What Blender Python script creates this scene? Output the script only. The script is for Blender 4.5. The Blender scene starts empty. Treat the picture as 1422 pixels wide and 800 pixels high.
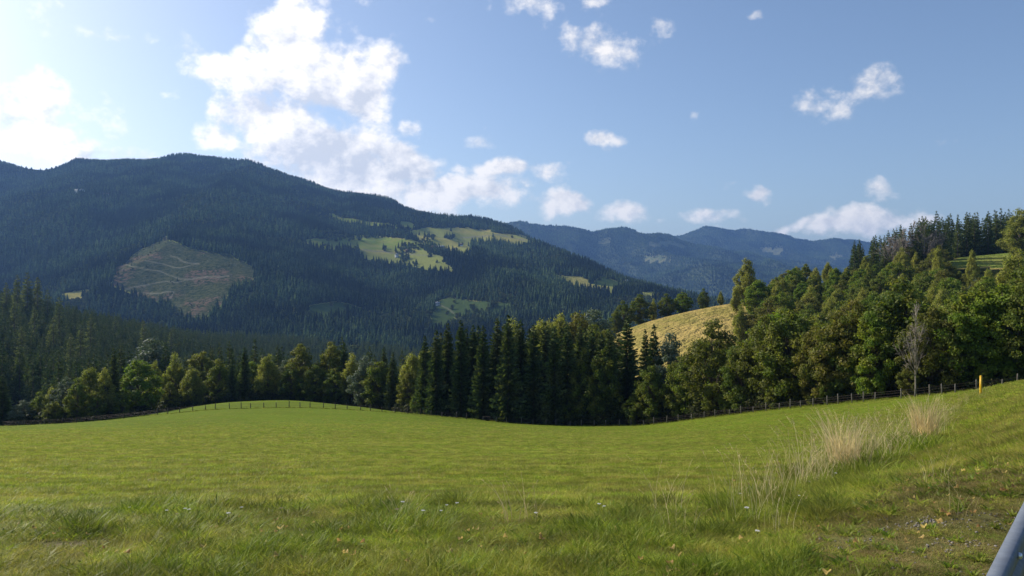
import bpy, math, random
import numpy as np
R = math.radians
SC = bpy.context.scene
COL = SC.collection
F = 1095.0                       # focal length in photo pixels (1422 wide)
rng = np.random.default_rng(7)
random.seed(7)

# ---------------------------------------------------------------- camera, sky, sun, exposure
cam_d = bpy.data.cameras.new("camera"); cam = bpy.data.objects.new("camera", cam_d); COL.objects.link(cam)
cam_d.sensor_width = 36.0; cam_d.lens = 36.0 * F / 1422.0
cam_d.clip_start = 0.05; cam_d.clip_end = 60000
cam.location = (0, 0, 0); cam.rotation_euler = (R(90), 0, 0)
SC.camera = cam
SUN_AZ, SUN_EL = -59.0, 31.0     # degrees from +Y (negative = left), elevation
sun_d = bpy.data.lights.new("sun", 'SUN'); sun_d.energy = 5.0; sun_d.angle = R(0.5); sun_d.color = (1.0, 0.93, 0.82)
sun = bpy.data.objects.new("sun", sun_d); COL.objects.link(sun)
sun.rotation_euler = (R(90 - SUN_EL), 0, R(180 - SUN_AZ))
SC.view_settings.view_transform = 'Standard'; SC.view_settings.look = 'None'
SC.view_settings.gamma = 1; SC.view_settings.exposure = 0.13; SC.view_settings.use_curve_mapping = False
SUNV = (math.sin(R(SUN_AZ)) * math.cos(R(SUN_EL)), math.cos(R(SUN_AZ)) * math.cos(R(SUN_EL)), math.sin(R(SUN_EL)))

class NT:
    """small node tree helper"""
    def __init__(s, tree): s.t = tree; s.t.nodes.clear()
    def n(s, typ, **kw):
        nd = s.t.nodes.new(typ)
        for k, v in kw.items(): setattr(nd, k, v)
        return nd
    def put(s, sock, v):
        if isinstance(v, bpy.types.NodeSocket): s.t.links.new(v, sock)
        elif v is not None: sock.default_value = v
    def math(s, op, a, b=None, c=None, clamp=False):
        m = s.n('ShaderNodeMath', operation=op, use_clamp=clamp)
        s.put(m.inputs[0], a); s.put(m.inputs[1], b)
        if c is not None: s.put(m.inputs[2], c)
        return m.outputs[0]
    def vmath(s, op, a, b=None, out=0):
        m = s.n('ShaderNodeVectorMath', operation=op)
        s.put(m.inputs[0], a)
        if b is not None:
            if op == 'SCALE': s.put(m.inputs[3], b)
            else: s.put(m.inputs[1], b)
        return m.outputs[out]
    def mix(s, f, a, b, blend='MIX'):
        m = s.n('ShaderNodeMix', data_type='RGBA', blend_type=blend)
        s.put(m.inputs[0], f)
        for k, v in ((6, a), (7, b)):
            if isinstance(v, (tuple, list)) and len(v) == 3: v = (*v, 1)
            s.put(m.inputs[k], v)
        return m.outputs[2]
    def noise(s, vec, scale, detail=3, rough=0.55, out=0, dist=0.0):
        m = s.n('ShaderNodeTexNoise'); s.put(m.inputs['Vector'], vec)
        m.inputs['Scale'].default_value = scale; m.inputs['Detail'].default_value = detail
        m.inputs['Roughness'].default_value = rough; m.inputs['Distortion'].default_value = dist
        return m.outputs[out]
    def ramp(s, f, a, b, lo=0.0, hi=1.0, smooth=True):
        m = s.n('ShaderNodeMapRange', interpolation_type='SMOOTHSTEP' if smooth else 'LINEAR')
        s.put(m.inputs[0], f); m.inputs[1].default_value = a; m.inputs[2].default_value = b
        m.inputs[3].default_value = lo; m.inputs[4].default_value = hi
        return m.outputs[0]

def px_dir(x, y):
    u = (x - 711) / F; v = (400 - y) / F
    return math.atan(u), math.atan(v / math.sqrt(1 + u * u))

world = bpy.data.worlds.new("World"); SC.world = world; world.use_nodes = True
T = NT(world.node_tree)
geo = T.n('ShaderNodeTexCoord').outputs['Generated']
sky = T.n('ShaderNodeTexSky', sky_type='NISHITA')
sky.sun_disc = False; sky.sun_elevation = R(SUN_EL); sky.sun_rotation = R(SUN_AZ)
sky.air_density = 1.0; sky.dust_density = 3.2; sky.ozone_density = 1.0; sky.altitude = 900
sep = T.n('ShaderNodeSeparateXYZ'); T.put(sep.inputs[0], geo)
az = T.math('ARCTAN2', sep.outputs[0], sep.outputs[1]); el = T.math('ARCSINE', sep.outputs[2])
cmb = T.n('ShaderNodeCombineXYZ'); T.put(cmb.inputs[0], az); T.put(cmb.inputs[1], el)
P = cmb.outputs[0]
# warp the coordinates a little so cloud outlines are ragged
w = T.noise(geo, 9.0, 4, 0.62, out=1)
w = T.vmath('SCALE', T.vmath('SUBTRACT', w, (0.5, 0.5, 0.5)), 0.055)
PW = T.vmath('ADD', P, w)
CLOUDS = [  # photo x, y, half width, half height, weight
 (395,45,62,58,1.0),(350,95,95,34,1.0),(440,105,95,62,1.1),(505,130,52,60,.95),(385,170,80,55,1.0),(440,205,100,50,1.1),
 (490,245,100,32,1.0),(570,232,70,28,.95),(615,266,95,24,1.0),(695,240,44,16,.8),(668,272,80,20,.85),(545,92,22,26,.6),
 (577,178,24,17,.62),(310,195,50,24,.8),(60,185,120,46,.95),(165,205,80,18,.8),(152,52,66,17,.62),(240,138,17,13,.55),
 (285,55,44,24,.45),(740,3,56,15,.66),(828,3,30,15,.52),(842,62,52,28,.60),(918,28,22,18,.50),(1208,122,58,30,.72),
 (1170,152,24,16,.42),(848,190,28,11,.62),(673,197,32,17,.62),(775,240,38,18,.68),(788,287,56,20,.95),(862,292,62,20,.9),
 (975,299,48,17,.95),(640,240,34,12,.6),(735,262,30,9,.55),(925,302,24,9,.7),(895,280,30,8,.5),(1018,303,30,8,.6),(1110,312,34,8,.7),(745,283,22,9,.6),(700,262,34,12,.6),(960,285,18,8,.5),(1290,300,30,8,.6),(590,205,12,8,.5),(960,120,14,5,.42),(1050,22,20,8,.4),(1053,270,17,11,.68),(1225,268,26,16,.62),(1150,314,34,14,.8),(1198,306,36,18,.85),(1240,305,36,15,.72),
 (1085,314,40,10,.7),(20,110,60,30,.3)]
GREY = [(425,145,70,20,.75),(470,215,60,40,.6),(560,245,45,12,.5),(150,212,40,10,.5),(500,150,26,34,.4),(400,235,60,24,.5)]
acc = None
for (cx, cy, rx, ry, wt) in CLOUDS:
    a, e = px_dir(cx, cy)
    d = T.vmath('MULTIPLY', T.vmath('SUBTRACT', PW, (a, e, 0)), (F / rx, F / ry, 0))
    q = T.vmath('DOT_PRODUCT', d, d, out=1)
    g = T.math('MULTIPLY', T.math('POWER', 0.42, q), wt)
    acc = g if acc is None else T.math('SMOOTH_MAX', acc, g, 0.08)
gry = None
for (cx, cy, rx, ry, wt) in GREY:
    a, e = px_dir(cx, cy)
    d = T.vmath('MULTIPLY', T.vmath('SUBTRACT', PW, (a, e, 0)), (F / rx, F / ry, 0))
    g = T.math('MULTIPLY', T.math('POWER', 0.42, T.vmath('DOT_PRODUCT', d, d, out=1)), wt)
    gry = g if gry is None else T.math('MAXIMUM', gry, g)
vs = T.vmath('MULTIPLY', geo, (1, 1, 1.25))
nA = T.noise(vs, 17.0, 10, 0.585); big = T.noise(vs, 6.5, 2, .5)
off = tuple(0.012 * c for c in (-0.80, 0.1, 0.60))
nB = T.noise(T.vmath('ADD', vs, off), 17.0, 7, 0.60)
dens = T.math('ADD', T.math('ADD', T.math('MULTIPLY', acc, 0.92), T.math('MULTIPLY', T.math('SUBTRACT', nA, 0.5), 1.75)), T.math('MULTIPLY', T.math('SUBTRACT', big, 0.5), .9))
alpha = T.ramp(dens, 0.31, 0.74)
relief = T.math('ADD', T.math('MULTIPLY', T.math('SUBTRACT', nA, nB), 3.2), 0.0)
core = T.noise(geo, 7.0, 3, 0.5)
thick = T.math('MULTIPLY', T.ramp(dens, 0.6, 1.25), T.ramp(core, 0.38, 0.62))
shade = T.math('SUBTRACT', T.math('SUBTRACT', T.math('ADD', 0.86, relief), T.math('MULTIPLY', thick, 0.25)), T.math('MULTIPLY', gry, .85))
shade = T.ramp(shade, 0.30, 1.0, 0.0, 1.0, smooth=False)
# cloud light is brighter towards the sun
sd = T.vmath('DOT_PRODUCT', geo, SUNV, out=1)
glow = T.ramp(sd, 0.35, 1.0, 0.0, 1.0)
ccol = T.mix(shade, (4.4, 4.65, 5.3), (7.9, 7.6, 7.4))
ccol = T.mix(1.0, ccol, T.vmath('ADD', T.vmath('SCALE', (1, .98, .93), T.math('MULTIPLY', glow, .42)), (1, 1, 1)), 'MULTIPLY')
skyc = T.mix(1.0, sky.outputs[0], (0.94, 1.0, 1.09), 'MULTIPLY')
fin = T.mix(T.math('MULTIPLY', alpha, 0.94), skyc, ccol)
bg = T.n('ShaderNodeBackground'); T.put(bg.inputs[0], fin); bg.inputs[1].default_value = 0.124
T.put(T.n('ShaderNodeOutputWorld').inputs[0], bg.outputs[0])
world.cycles.sampling_method = 'MANUAL'; world.cycles.sample_map_resolution = 512

# ---------------------------------------------------------------- helpers
def tag(o, label=None, cat=None, group=None, kind=None):
    if label: o['label'] = label
    if cat: o['category'] = cat
    if group: o['group'] = group
    if kind: o['kind'] = kind
    return o

def mesh_np(name, V, faces, mats, smooth=False, attrs=None, matidx=None):
    """faces: list of (n,k) int arrays"""
    V = np.asarray(V, dtype=np.float32)
    me = bpy.data.meshes.new(name)
    me.vertices.add(len(V)); me.vertices.foreach_set('co', V.ravel())
    loops = np.concatenate([f.ravel() for f in faces]).astype(np.int32)
    tot = np.concatenate([np.full(len(f), f.shape[1], dtype=np.int32) for f in faces])
    start = np.concatenate([[0], np.cumsum(tot)[:-1]]).astype(np.int32)
    me.loops.add(len(loops)); me.loops.foreach_set('vertex_index', loops)
    me.polygons.add(len(tot)); me.polygons.foreach_set('loop_start', start)
    if smooth: me.polygons.foreach_set('use_smooth', np.ones(len(tot), dtype=bool))
    for m in (mats if isinstance(mats, (list, tuple)) else [mats]): me.materials.append(m)
    if matidx is not None: me.polygons.foreach_set('material_index', matidx.astype(np.int32))
    if attrs:
        for k, a in attrs.items():
            a = np.asarray(a, dtype=np.float32)
            if a.ndim == 1:
                at = me.attributes.new(k, 'FLOAT', 'POINT'); at.data.foreach_set('value', a)
            else:
                at = me.attributes.new(k, 'FLOAT_VECTOR', 'POINT'); at.data.foreach_set('vector', a.ravel())
    me.update(calc_edges=True); me.validate()
    return me

def obj(name, me, parent=None, loc=None):
    o = bpy.data.objects.new(name, me); COL.objects.link(o)
    if parent: o.parent = parent
    if loc is not None: o.location = loc
    return o
def empty(name, loc=(0, 0, 0), rz=0.0, s=1.0):
    o = bpy.data.objects.new(name, None); COL.objects.link(o); o.empty_display_size = 0.3
    o.location = loc; o.rotation_euler = (0, 0, rz); o.scale = (s, s, s) if not isinstance(s, tuple) else s
    return o

class MB:
    """collect verts / faces of mixed size"""
    def __init__(s): s.V = []; s.Q = []; s.T = []; s.n = 0
    def add(s, V, Q=None, Tt=None):
        V = np.asarray(V, dtype=np.float64).reshape(-1, 3)
        if Q is not None and len(Q): s.Q.append(np.asarray(Q, dtype=np.int64) + s.n)
        if Tt is not None and len(Tt): s.T.append(np.asarray(Tt, dtype=np.int64) + s.n)
        s.V.append(V); s.n += len(V)
    def tube(s, pts, rad, k=6):
        pts = np.asarray(pts, float); m = len(pts)
        d = np.gradient(pts, axis=0); d /= np.linalg.norm(d, axis=1)[:, None] + 1e-9
        ref = np.array([0, 0, 1.0]) if abs(d[0][2]) < .9 else np.array([1.0, 0, 0])
        a = np.cross(d, ref); a /= np.linalg.norm(a, axis=1)[:, None] + 1e-9; b = np.cross(d, a)
        th = np.arange(k) / k * 2 * np.pi
        V = pts[:, None] + np.asarray(rad, float)[:, None, None] * (np.cos(th)[None, :, None] * a[:, None] + np.sin(th)[None, :, None] * b[:, None])
        i = np.arange(m - 1)[:, None] * k; j = np.arange(k)[None]; j2 = (j + 1) % k
        Q = np.stack([i + j, i + j2, i + k + j2, i + k + j], -1).reshape(-1, 4)
        s.add(V.reshape(-1, 3), Q)
        c = m * k; s.add([pts[0], pts[-1]])
        base = s.n - 2 - m * k
        s.T.append(np.array([[base + (x + 1) % k, base + x, s.n - 2] for x in range(k)]))
        s.T.append(np.array([[base + (m - 1) * k + x, base + (m - 1) * k + (x + 1) % k, s.n - 1] for x in range(k)]))
    def box(s, c, d, rz=0.0):
        c = np.asarray(c, float); d = np.asarray(d, float) / 2
        v = np.array([[x, y, z] for z in (-1, 1) for (x, y) in ((-1, -1), (1, -1), (1, 1), (-1, 1))]) * d
        co, si = math.cos(rz), math.sin(rz)
        v = np.stack([v[:, 0] * co - v[:, 1] * si, v[:, 0] * si + v[:, 1] * co, v[:, 2]], -1) + c
        s.add(v, [[3, 2, 1, 0], [4, 5, 6, 7], [0, 1, 5, 4], [1, 2, 6, 5], [2, 3, 7, 6], [3, 0, 4, 7]])
    def mesh(s, name, mats, smooth=False, attrs=None):
        V = np.concatenate(s.V); fs = []
        if s.Q: fs.append(np.concatenate(s.Q))
        if s.T: fs.append(np.concatenate(s.T))
        return mesh_np(name, V, fs, mats, smooth, attrs)

def vnoise(x, y, seed=0):
    """2-D value noise, smooth, -1..1"""
    xi = np.floor(x).astype(np.int64); yi = np.floor(y).astype(np.int64)
    fx = x - xi; fy = y - yi; fx = fx * fx * (3 - 2 * fx); fy = fy * fy * (3 - 2 * fy)
    def h(a, b):
        n = (a * 374761393 + b * 668265263 + seed * 974634777) & 0xffffffff
        n = ((n ^ (n >> 13)) * 1274126177) & 0xffffffff
        return ((n ^ (n >> 16)) & 0xffff) / 32767.5 - 1
    return (h(xi, yi) * (1 - fx) + h(xi + 1, yi) * fx) * (1 - fy) + (h(xi, yi + 1) * (1 - fx) + h(xi + 1, yi + 1) * fx) * fy
def fbm(x, y, oct=4, seed=0, g=0.5):
    r = 0; a = 1.0
    for k in range(oct):
        r = r + a * vnoise(x * 2 ** k + 17.3 * k, y * 2 ** k - 9.1 * k, seed + k); a *= g
    return r

# ---------------------------------------------------------------- terrain heights
X15 = [-500, 0, 100, 200, 300, 400, 500, 600, 700, 800, 900, 1000, 1100, 1200, 1300, 1422, 1900]
XN = [-500, 0, 300, 600, 900, 1060, 1175, 1290, 1362, 1422, 1900]
LAY = [
 (6,   XN, [752, 750, 748, 746, 742, 736, 724, 710, 702, 694, 680]),
 (8,   XN, [718, 716, 714, 712, 709, 706, 688, 668, 652, 638, 610]),
 (14,  XN, [672, 672, 672, 670, 668, 664, 655, 632, 612, 590, 560]),
 (20,  XN, [652, 652, 652, 651, 650, 648, 638, 615, 590, 567, 540]),
 (35,  XN, [630, 630, 629, 629, 630, 628, 614, 588, 562, 540, 520]),
 (50,  XN, [618, 618, 617, 617, 620, 614, 602, 572, 548, 529, 510]),
 (62,  XN, [611, 611, 610, 610, 613, 606, 590, 562, 542, 525, 508]),
 (80,  XN, [605, 605, 602, 602, 608, 596, 578, 556, 543, 530, 512]),
 (100, X15, [601, 601, 600, 598, 596, 594, 594, 596, 601, 604, 603, 590, 574, 560, 549, 534, 515]),
 (130, X15, [596, 596, 594, 590, 586, 584, 585, 588, 595, 597, 596, 579, 563, 551, 540, 527, 510]),
 (165, X15, [591, 589, 585, 579, 570, 567, 569, 576, 587, 592, 588, 572, 556, 543, 531, 515, 500]),
 (190, X15, [594, 592, 587, 575, 560, 556, 564, 578, 590, 596, 592, 570, 548, 533, 518, 502, 480]),
 (212, X15, [600, 598, 592, 574, 555, 550, 563, 584, 596, 602, 588, 560, 538, 520, 506, 488, 470]),
 (260, X15, [602, 600, 605, 595, 578, 575, 590, 612, 618, 600, 525, 500, 495, 485, 470, 452, 430]),
 (310, X15, [560, 550, 575, 590, 590, 590, 600, 620, 620, 530, 474, 452, 455, 445, 430, 412, 395]),
 (380, X15, [530, 545, 560, 570, 578, 582, 590, 610, 600, 470, 436, 416, 412, 398, 388, 380, 370]),
 (430, X15, [515, 528, 545, 558, 566, 572, 585, 600, 600, 490, 448, 424, 402, 378, 362, 352, 345]),
 (475, X15, [500, 512, 530, 548, 558, 565, 580, 600, 640, 640, 520, 455, 408, 372, 352, 340, 330]),
 (620, X15, [450, 462, 485, 510, 530, 545, 560, 585, 620, 630, 600, 540, 480, 440, 410, 390, 380]),
 (760, X15, [425, 436, 458, 486, 510, 528, 545, 565, 590, 600, 600, 560, 520, 480, 450, 430, 420]),
 (950, X15, [440, 455, 460, 472, 490, 506, 522, 535, 550, 560, 560, 540, 520, 500, 480, 460, 450]),
 (1150,X15, [480, 490, 486, 480, 478, 484, 494, 506, 525, 540, 540, 530, 510, 495, 480, 470, 460]),
 (1400,X15, [520, 520, 512, 505, 496, 492, 494, 500, 500, 500, 490, 480, 480, 480, 480, 470, 460]),
 (1650,X15, [475, 472, 462, 448, 444, 452, 458, 460, 458, 455, 448, 446, 450, 460, 460, 460, 460]),
 (1900,X15, [430, 428, 405, 392, 372, 404, 416, 424, 418, 418, 424, 436, 446, 450, 450, 450, 450]),
 (2200,X15, [380, 376, 358, 344, 334, 362, 376, 388, 382, 390, 408, 430, 446, 450, 450, 450, 450]),
 (2600,X15, [330, 326, 300, 306, 302, 326, 346, 353, 350, 370, 398, 430, 446, 450, 450, 450, 450]),
 (3000,X15, [296, 292, 272, 272, 268, 294, 320, 328, 328, 358, 402, 440, 450, 450, 450, 450, 450]),
 (3500,X15, [262, 256, 254, 244, 238, 263, 292, 306, 316, 366, 420, 450, 450, 450, 450, 450, 450]),
 (4000,X15, [232, 228, 230, 224, 214, 250, 274, 296, 319, 385, 440, 450, 450, 450, 450, 450, 450]),
 (4400,[-500,0,60,120,200,240,280,310,340,380,430,480,540,600,650,690,710,760,800,900,1000,1900],
       [240,217,227,223,220,215,212,216,226,240,252,267,280,295,306,314,326,352,380,430,440,440]),
 (4900,X15, [270, 260, 260, 260, 250, 280, 310, 340, 360, 420, 435, 440, 440, 440, 440, 440, 440]),
 (5400,[-500,600,800,900,950,1000,1050,1100,1200,1900], [400,420,424,412,403,396,390,386,382,380]),
 (6100,[-500,600,700,800,900,950,1000,1050,1100,1200,1900], [400,400,395,385,374,366,357,361,376,386,386]),
 (7000,[-500,600,700,800,900,950,1000,1050,1100,1200,1900], [400,360,340,346,342,343,348,356,370,380,386]),
 (7600,[-500,600,700,725,760,800,820,850,880,900,930,960,1000,1050,1100,1200,1900],
       [380,335,306,301,306,311,319,311,313,318,325,333,343,353,366,380,386]),
 (8300,[-500,600,700,900,1000,1100,1200,1900], [400,370,350,352,362,366,372,380]),
 (9600,[-500,800,900,950,985,1010,1050,1090,1130,1160,1190,1210,1250,1422,1900],
       [400,350,325,316,308,306,315,322,333,326,328,336,346,352,360]),
 (11000,[-500,1900],[390,390]), (13000,[-500,1900],[410,410])]
NU, NY = 1100, 620
UM = 1.45
gu = np.concatenate([np.linspace(-UM, -.72, 90)[:-1], np.linspace(-.72, .72, NU - 178), np.linspace(.72, UM, 90)[1:]])
YMIN, YMAX = 0.6, 13000.0
gl = np.exp(np.linspace(math.log(YMIN), math.log(YMAX), NY))        # even grid for the smoothing
gy = np.exp(np.concatenate([np.linspace(math.log(YMIN), math.log(1250), 430)[:-1], np.linspace(math.log(1250), math.log(4500), 430)[:-1], np.linspace(math.log(4500), math.log(YMAX), 110)]))
gx_px = gu * F + 711
layY = np.array([0.6, 2.0, 4.4] + [l[0] for l in LAY], float)
rows = [np.full(len(gu), -1.62), np.full(len(gu), -1.62), np.full(len(gu), -1.64)]
for (Yl, xs, ys) in LAY: rows.append((400 - np.interp(gx_px, xs, ys)) / F * Yl)
rows = np.array(rows)
# interpolate the slope z/Y in log depth for the far layers, z for the first ones
ly = np.log(layY)
Z = np.zeros((NY, len(gu))); gfin, gy = gy, gl
SL = rows / layY[:, None]
for j in range(len(gu)):
    Z[:, j] = np.interp(np.log(gy), ly, SL[:, j]) * gy
near = gy < 4.4
for j in range(len(gu)):
    Z[near, j] = np.interp(gy[near], layY, rows[:, j])
def smooth_axis(A, sig, axis):
    k = int(sig * 3) + 1; w = np.exp(-0.5 * (np.arange(-k, k + 1) / sig) ** 2); w /= w.sum()
    P_ = np.concatenate([np.repeat(A.take([0], axis), k, axis), A, np.repeat(A.take([-1], axis), k, axis)], axis)
    return sum(w[i] * P_.take(range(i, i + A.shape[axis]), axis) for i in range(2 * k + 1))
S = Z / gy[:, None]
S0 = S; wf0 = np.clip((np.log(gy) - math.log(5000)) / .1, 0, 1)[:, None]; S = smooth_axis(S0, 4.5, 0) * (1 - wf0) + smooth_axis(S0, 1.5, 0) * wf0; Ssm = smooth_axis(S, 14, 1)
wfar = np.clip((np.log(gy) - math.log(3800)) / .15, 0, 1)[:, None]   # keep the far skylines crisper
S = Ssm * (1 - wfar) + smooth_axis(S, 4, 1) * wfar
S = np.stack([np.interp(np.log(gfin), np.log(gy), S[:, j]) for j in range(len(gu))], 1); gy = gfin; NY = len(gy)
Z = S * gy[:, None]
XX = gu[None] * gy[:, None]; YY = np.repeat(gy[:, None], len(gu), 1)
a1 = np.clip((YY - 900) / 900, 0, 1)
rid = 1 - np.abs(fbm(XX / 520 + YY / 1400, YY / 1500 - XX / 2600, 4, 3)) * 1.6
Z += a1 * (rid - .35) * np.minimum(YY * 0.012, 58) * np.where(YY > 5000, .8, 1.0)
Z += a1 * fbm(XX / 180, YY / 180, 3, 9) * 5
fw = np.clip((YY - 4800) / 500, 0, 1) * np.clip((YY - 5000) / 600, 0, 1)
Z += fw * (-np.abs(fbm(XX / 620 + YY / 900, YY / 2400 - XX / 900, 3, 77))) * 95 * (1 - np.exp(-((YY - 7600) / 260.) ** 2)) * (1 - np.exp(-((YY - 9600) / 300.) ** 2))
a0 = np.clip((YY - 20) / 60, 0, 1) * (1 - a1)
Z += a0 * fbm(XX / 45, YY / 60, 3, 21) * 0.28
Z += np.clip((YY - 3) / 4, 0, 1) * fbm(XX / 1.9, YY / 1.9, 3, 5) * 0.035 * np.clip(1.4 - YY / 40, .25, 1)

def G(x, y):
    """terrain height under world point(s) in front of the camera"""
    x = np.asarray(x, float); y = np.asarray(y, float)
    u = np.clip(x / y, gu[0], gu[-1]); i = np.clip(np.searchsorted(gy, y) - 1, 0, NY - 2); fy = np.clip((y - gy[i]) / (gy[i + 1] - gy[i]), 0, 1)
    j = np.clip(np.searchsorted(gu, u) - 1, 0, len(gu) - 2); fu = (u - gu[j]) / (gu[j + 1] - gu[j])
    return (Z[i, j] * (1 - fu) + Z[i, j + 1] * fu) * (1 - fy) + (Z[i + 1, j] * (1 - fu) + Z[i + 1, j + 1] * fu) * fy
def at(px, Y): x = (px - 711) / F * Y; return (x, Y, float(G(x, Y)))
PYG = 400 - F * Z / gy[:, None]                                     # photo row of each terrain point, for authoring masks
PXG = np.repeat(gx_px[None], NY, 0)

def inpoly(px, py, poly):
    r = np.zeros(px.shape, bool); n = len(poly)
    for i in range(n):
        x1, y1 = poly[i]; x2, y2 = poly[(i + 1) % n]
        c = ((y1 > py) != (y2 > py)) & (px < (x2 - x1) * (py - y1) / (y2 - y1 + 1e-9) + x1)
        r ^= c
    return r
# fields on the slopes: (polygon, Ymin, Ymax, kind)  kind 1 = dry golden, 2 = green meadow, 3 = cleared felling, 4 dark green
FIELDS = [
 ([(496,352),(512,341),(545,350),(590,345),(608,355),(630,377),(590,374),(540,366)], 1700, 3600, 1),
 ([(425,330),(520,326),(600,338),(590,346),(540,351),(510,344),(470,348),(440,342)], 1700, 3600, 2),
 ([(560,322),(600,315),(660,318),(735,328),(728,336),(700,338),(660,334),(655,346),(640,355),(622,350),(590,335)], 1700, 3800, 1),
 ([(450,298),(580,312),(570,318),(470,308)], 1700, 3800, 2),
 ([(697,324),(722,324),(758,332),(756,337),(735,335),(712,341),(697,334)], 1700, 4200, 1),
 ([(768,380),(800,382),(852,398),(848,408),(812,402),(784,398)], 1500, 3600, 1),
 ([(838,382),(872,398),(860,402),(830,392)], 1500, 3600, 4),
 ([(888,402),(915,408),(916,418),(894,413)], 1500, 3600, 1),
 ([(430,428),(470,420),(520,428),(450,445),(425,440)], 1300, 2600, 4),
 ([(600,420),(650,414),(700,420),(720,432),(640,440),(590,470)], 1300, 2600, 4),
 ([(165,372),(195,345),(232,330),(262,342),(318,352),(352,372),(350,388),(318,402),(300,425),(285,448),(250,440),(230,425),(190,410),(160,398)], 1300, 3200, 3),
 ([(84,410),(105,402),(125,402),(120,412),(95,418)], 1200, 3000, 1),
 ([(-40,510),(20,516),(48,530),(48,548),(-40,548)], 290, 460, 1),
 ([(828,470),(846,448),(900,436),(1000,420),(1030,418),(1068,440),(1052,540),(880,540)], 236, 420, 1),
 ([(1318,362),(1370,348),(1440,336),(1600,330),(1600,375),(1422,372),(1320,372)], 330, 472, 2),
 ([(898,338),(920,334),(952,339),(945,345),(925,343),(900,344)], 5000, 8000, 1),
 ([(888,357),(915,355),(938,359),(925,364),(902,362)], 5000, 8000, 2),
 ([(826,331),(842,329),(850,335),(832,336)], 5000, 8000, 1), ([(818,343),(848,341),(846,345),(822,346)], 5000, 8000, 1),
 ([(1060,343),(1088,343),(1084,351),(1064,350)], 8300, 9800, 1), ([(1150,355),(1180,352),(1178,358),(1155,360)], 5000, 9800, 1),
]
_lu, _lv = XX / YY * 38, np.log(YY) * 22
wx = np.where(YY > 1200, fbm(_lu, _lv, 4, 41) * 7, fbm(XX / 60, YY / 90, 3, 41) * 5); wy = np.where(YY > 1200, fbm(_lu, _lv, 4, 57) * 3.4, fbm(XX / 60, YY / 90, 3, 57) * 2.0)
def field_mask(pxx, pyy, YYv, wxx=0, wyy=0):
    k = np.zeros(pxx.shape)
    for poly, y0, y1, kind in FIELDS:
        b = (YYv > y0) & (YYv < y1)
        k[b & inpoly(pxx + wxx, pyy + wyy, poly)] = kind
    return k
FM = field_mask(PXG, PYG, YY, wx * np.clip(YY / 1200, .1, 1), wy * np.clip(YY / 1200, .1, 1))
def fm_at(x, y):
    u = x / y; j = np.clip(np.searchsorted(gu, u), 0, len(gu) - 1)
    i = np.clip(np.searchsorted(gy, y), 0, NY - 1)
    return FM[i, j]
# visibility: running maximum slope going outwards
RUN = np.maximum.accumulate(S * 0 + Z / gy[:, None], 0)
def seen(x, y, h):
    u = x / y; j = np.clip(np.searchsorted(gu, u), 0, len(gu) - 1)
    i = np.clip(np.searchsorted(gy, y) - 3, 0, NY - 1)
    return (G(x, y) + h) / y - RUN[i, j]

# ---------------------------------------------------------------- materials
def material(name, fn):
    m = bpy.data.materials.new(name); m.use_nodes = True
    t = NT(m.node_tree); sh = fn(t); out = t.n('ShaderNodeOutputMaterial'); t.put(out.inputs[0], sh)
    return m
def bsdf(t, col, rough=0.8, spec=0.25, metal=0.0, normal=None):
    b = t.n('ShaderNodeBsdfPrincipled')
    if isinstance(col, tuple): col = (*col, 1)
    t.put(b.inputs['Base Color'], col); t.put(b.inputs['Roughness'], rough)
    b.inputs['Specular IOR Level'].default_value = spec; b.inputs['Metallic'].default_value = metal
    if normal is not None: t.put(b.inputs['Normal'], normal)
    return b.outputs[0]
def bump(t, h, strength=.5, dist=.1):
    b = t.n('ShaderNodeBump'); t.put(b.inputs['Height'], h); b.inputs['Strength'].default_value = strength; b.inputs['Distance'].default_value = dist
    return b.outputs[0]
def attr(t, name, out='Fac'): 
    a = t.n('ShaderNodeAttribute'); a.attribute_name = name; return a.outputs[out]
def foliage(c1, c2, c3, trans=0.3, nscale=0.35, rough=.6, spec=.15, amp=1.0, stand=0.0):
    c1, c2, c3 = [tuple(amp * v for v in c) for c in (c1, c2, c3)]
    """leaf colour drifts from tree to tree and from clump to clump"""
    def fn(t):
        oi = t.n('ShaderNodeObjectInfo'); pos = t.n('ShaderNodeNewGeometry').outputs['Position']
        n = t.noise(pos, nscale, 2); n2 = t.noise(pos, nscale * 7, 1)
        base = t.mix(t.ramp(oi.outputs['Random'], 0, 1, smooth=False), c1, c2)
        base = t.mix(t.ramp(n, .42, .68, 0, .75), base, c3)
        base = t.mix(1.0, base, t.vmath('SCALE', (1, 1, 1), t.ramp(n2, .25, .75, .5, 1.55)), 'MULTIPLY')
        if stand:
            big = t.noise(pos, stand, 4, .6)
            base = t.mix(1.0, base, t.vmath('SCALE', (1, 1, 1), t.ramp(big, .38, .62, .42, 2.2)), 'MULTIPLY')
        d = bsdf(t, base, rough, spec)
        tr = t.n('ShaderNodeBsdfTranslucent'); t.put(tr.inputs[0], t.mix(1.0, base, (1.25, 1.35, .55), 'MULTIPLY'))
        mx = t.n('ShaderNodeMixShader'); mx.inputs[0].default_value = trans
        t.put(mx.inputs[1], d); t.put(mx.inputs[2], tr.outputs[0])
        return mx.outputs[0]
    return fn
M = {}
M['spruce'] = material('spruce_needles', foliage((.045, .066, .024), (.066, .088, .030), (.090, .096, .036), .2, .25, .8, .04, 1.5))
M['forest'] = material('far_needles', foliage((.012, .022, .009), (.024, .038, .013), (.040, .054, .019), .06, .03, .9, .0, 1.25, .0036))
M['farleaf'] = material('far_leaves', foliage((.055, .080, .022), (.10, .12, .034), (.12, .12, .04), .15, .02, .9, .0, .9))
M['leafA'] = material('dark_green_leaves', foliage((.060, .082, .016), (.085, .105, .018), (.120, .112, .022), .4, amp=1.65))
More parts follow.
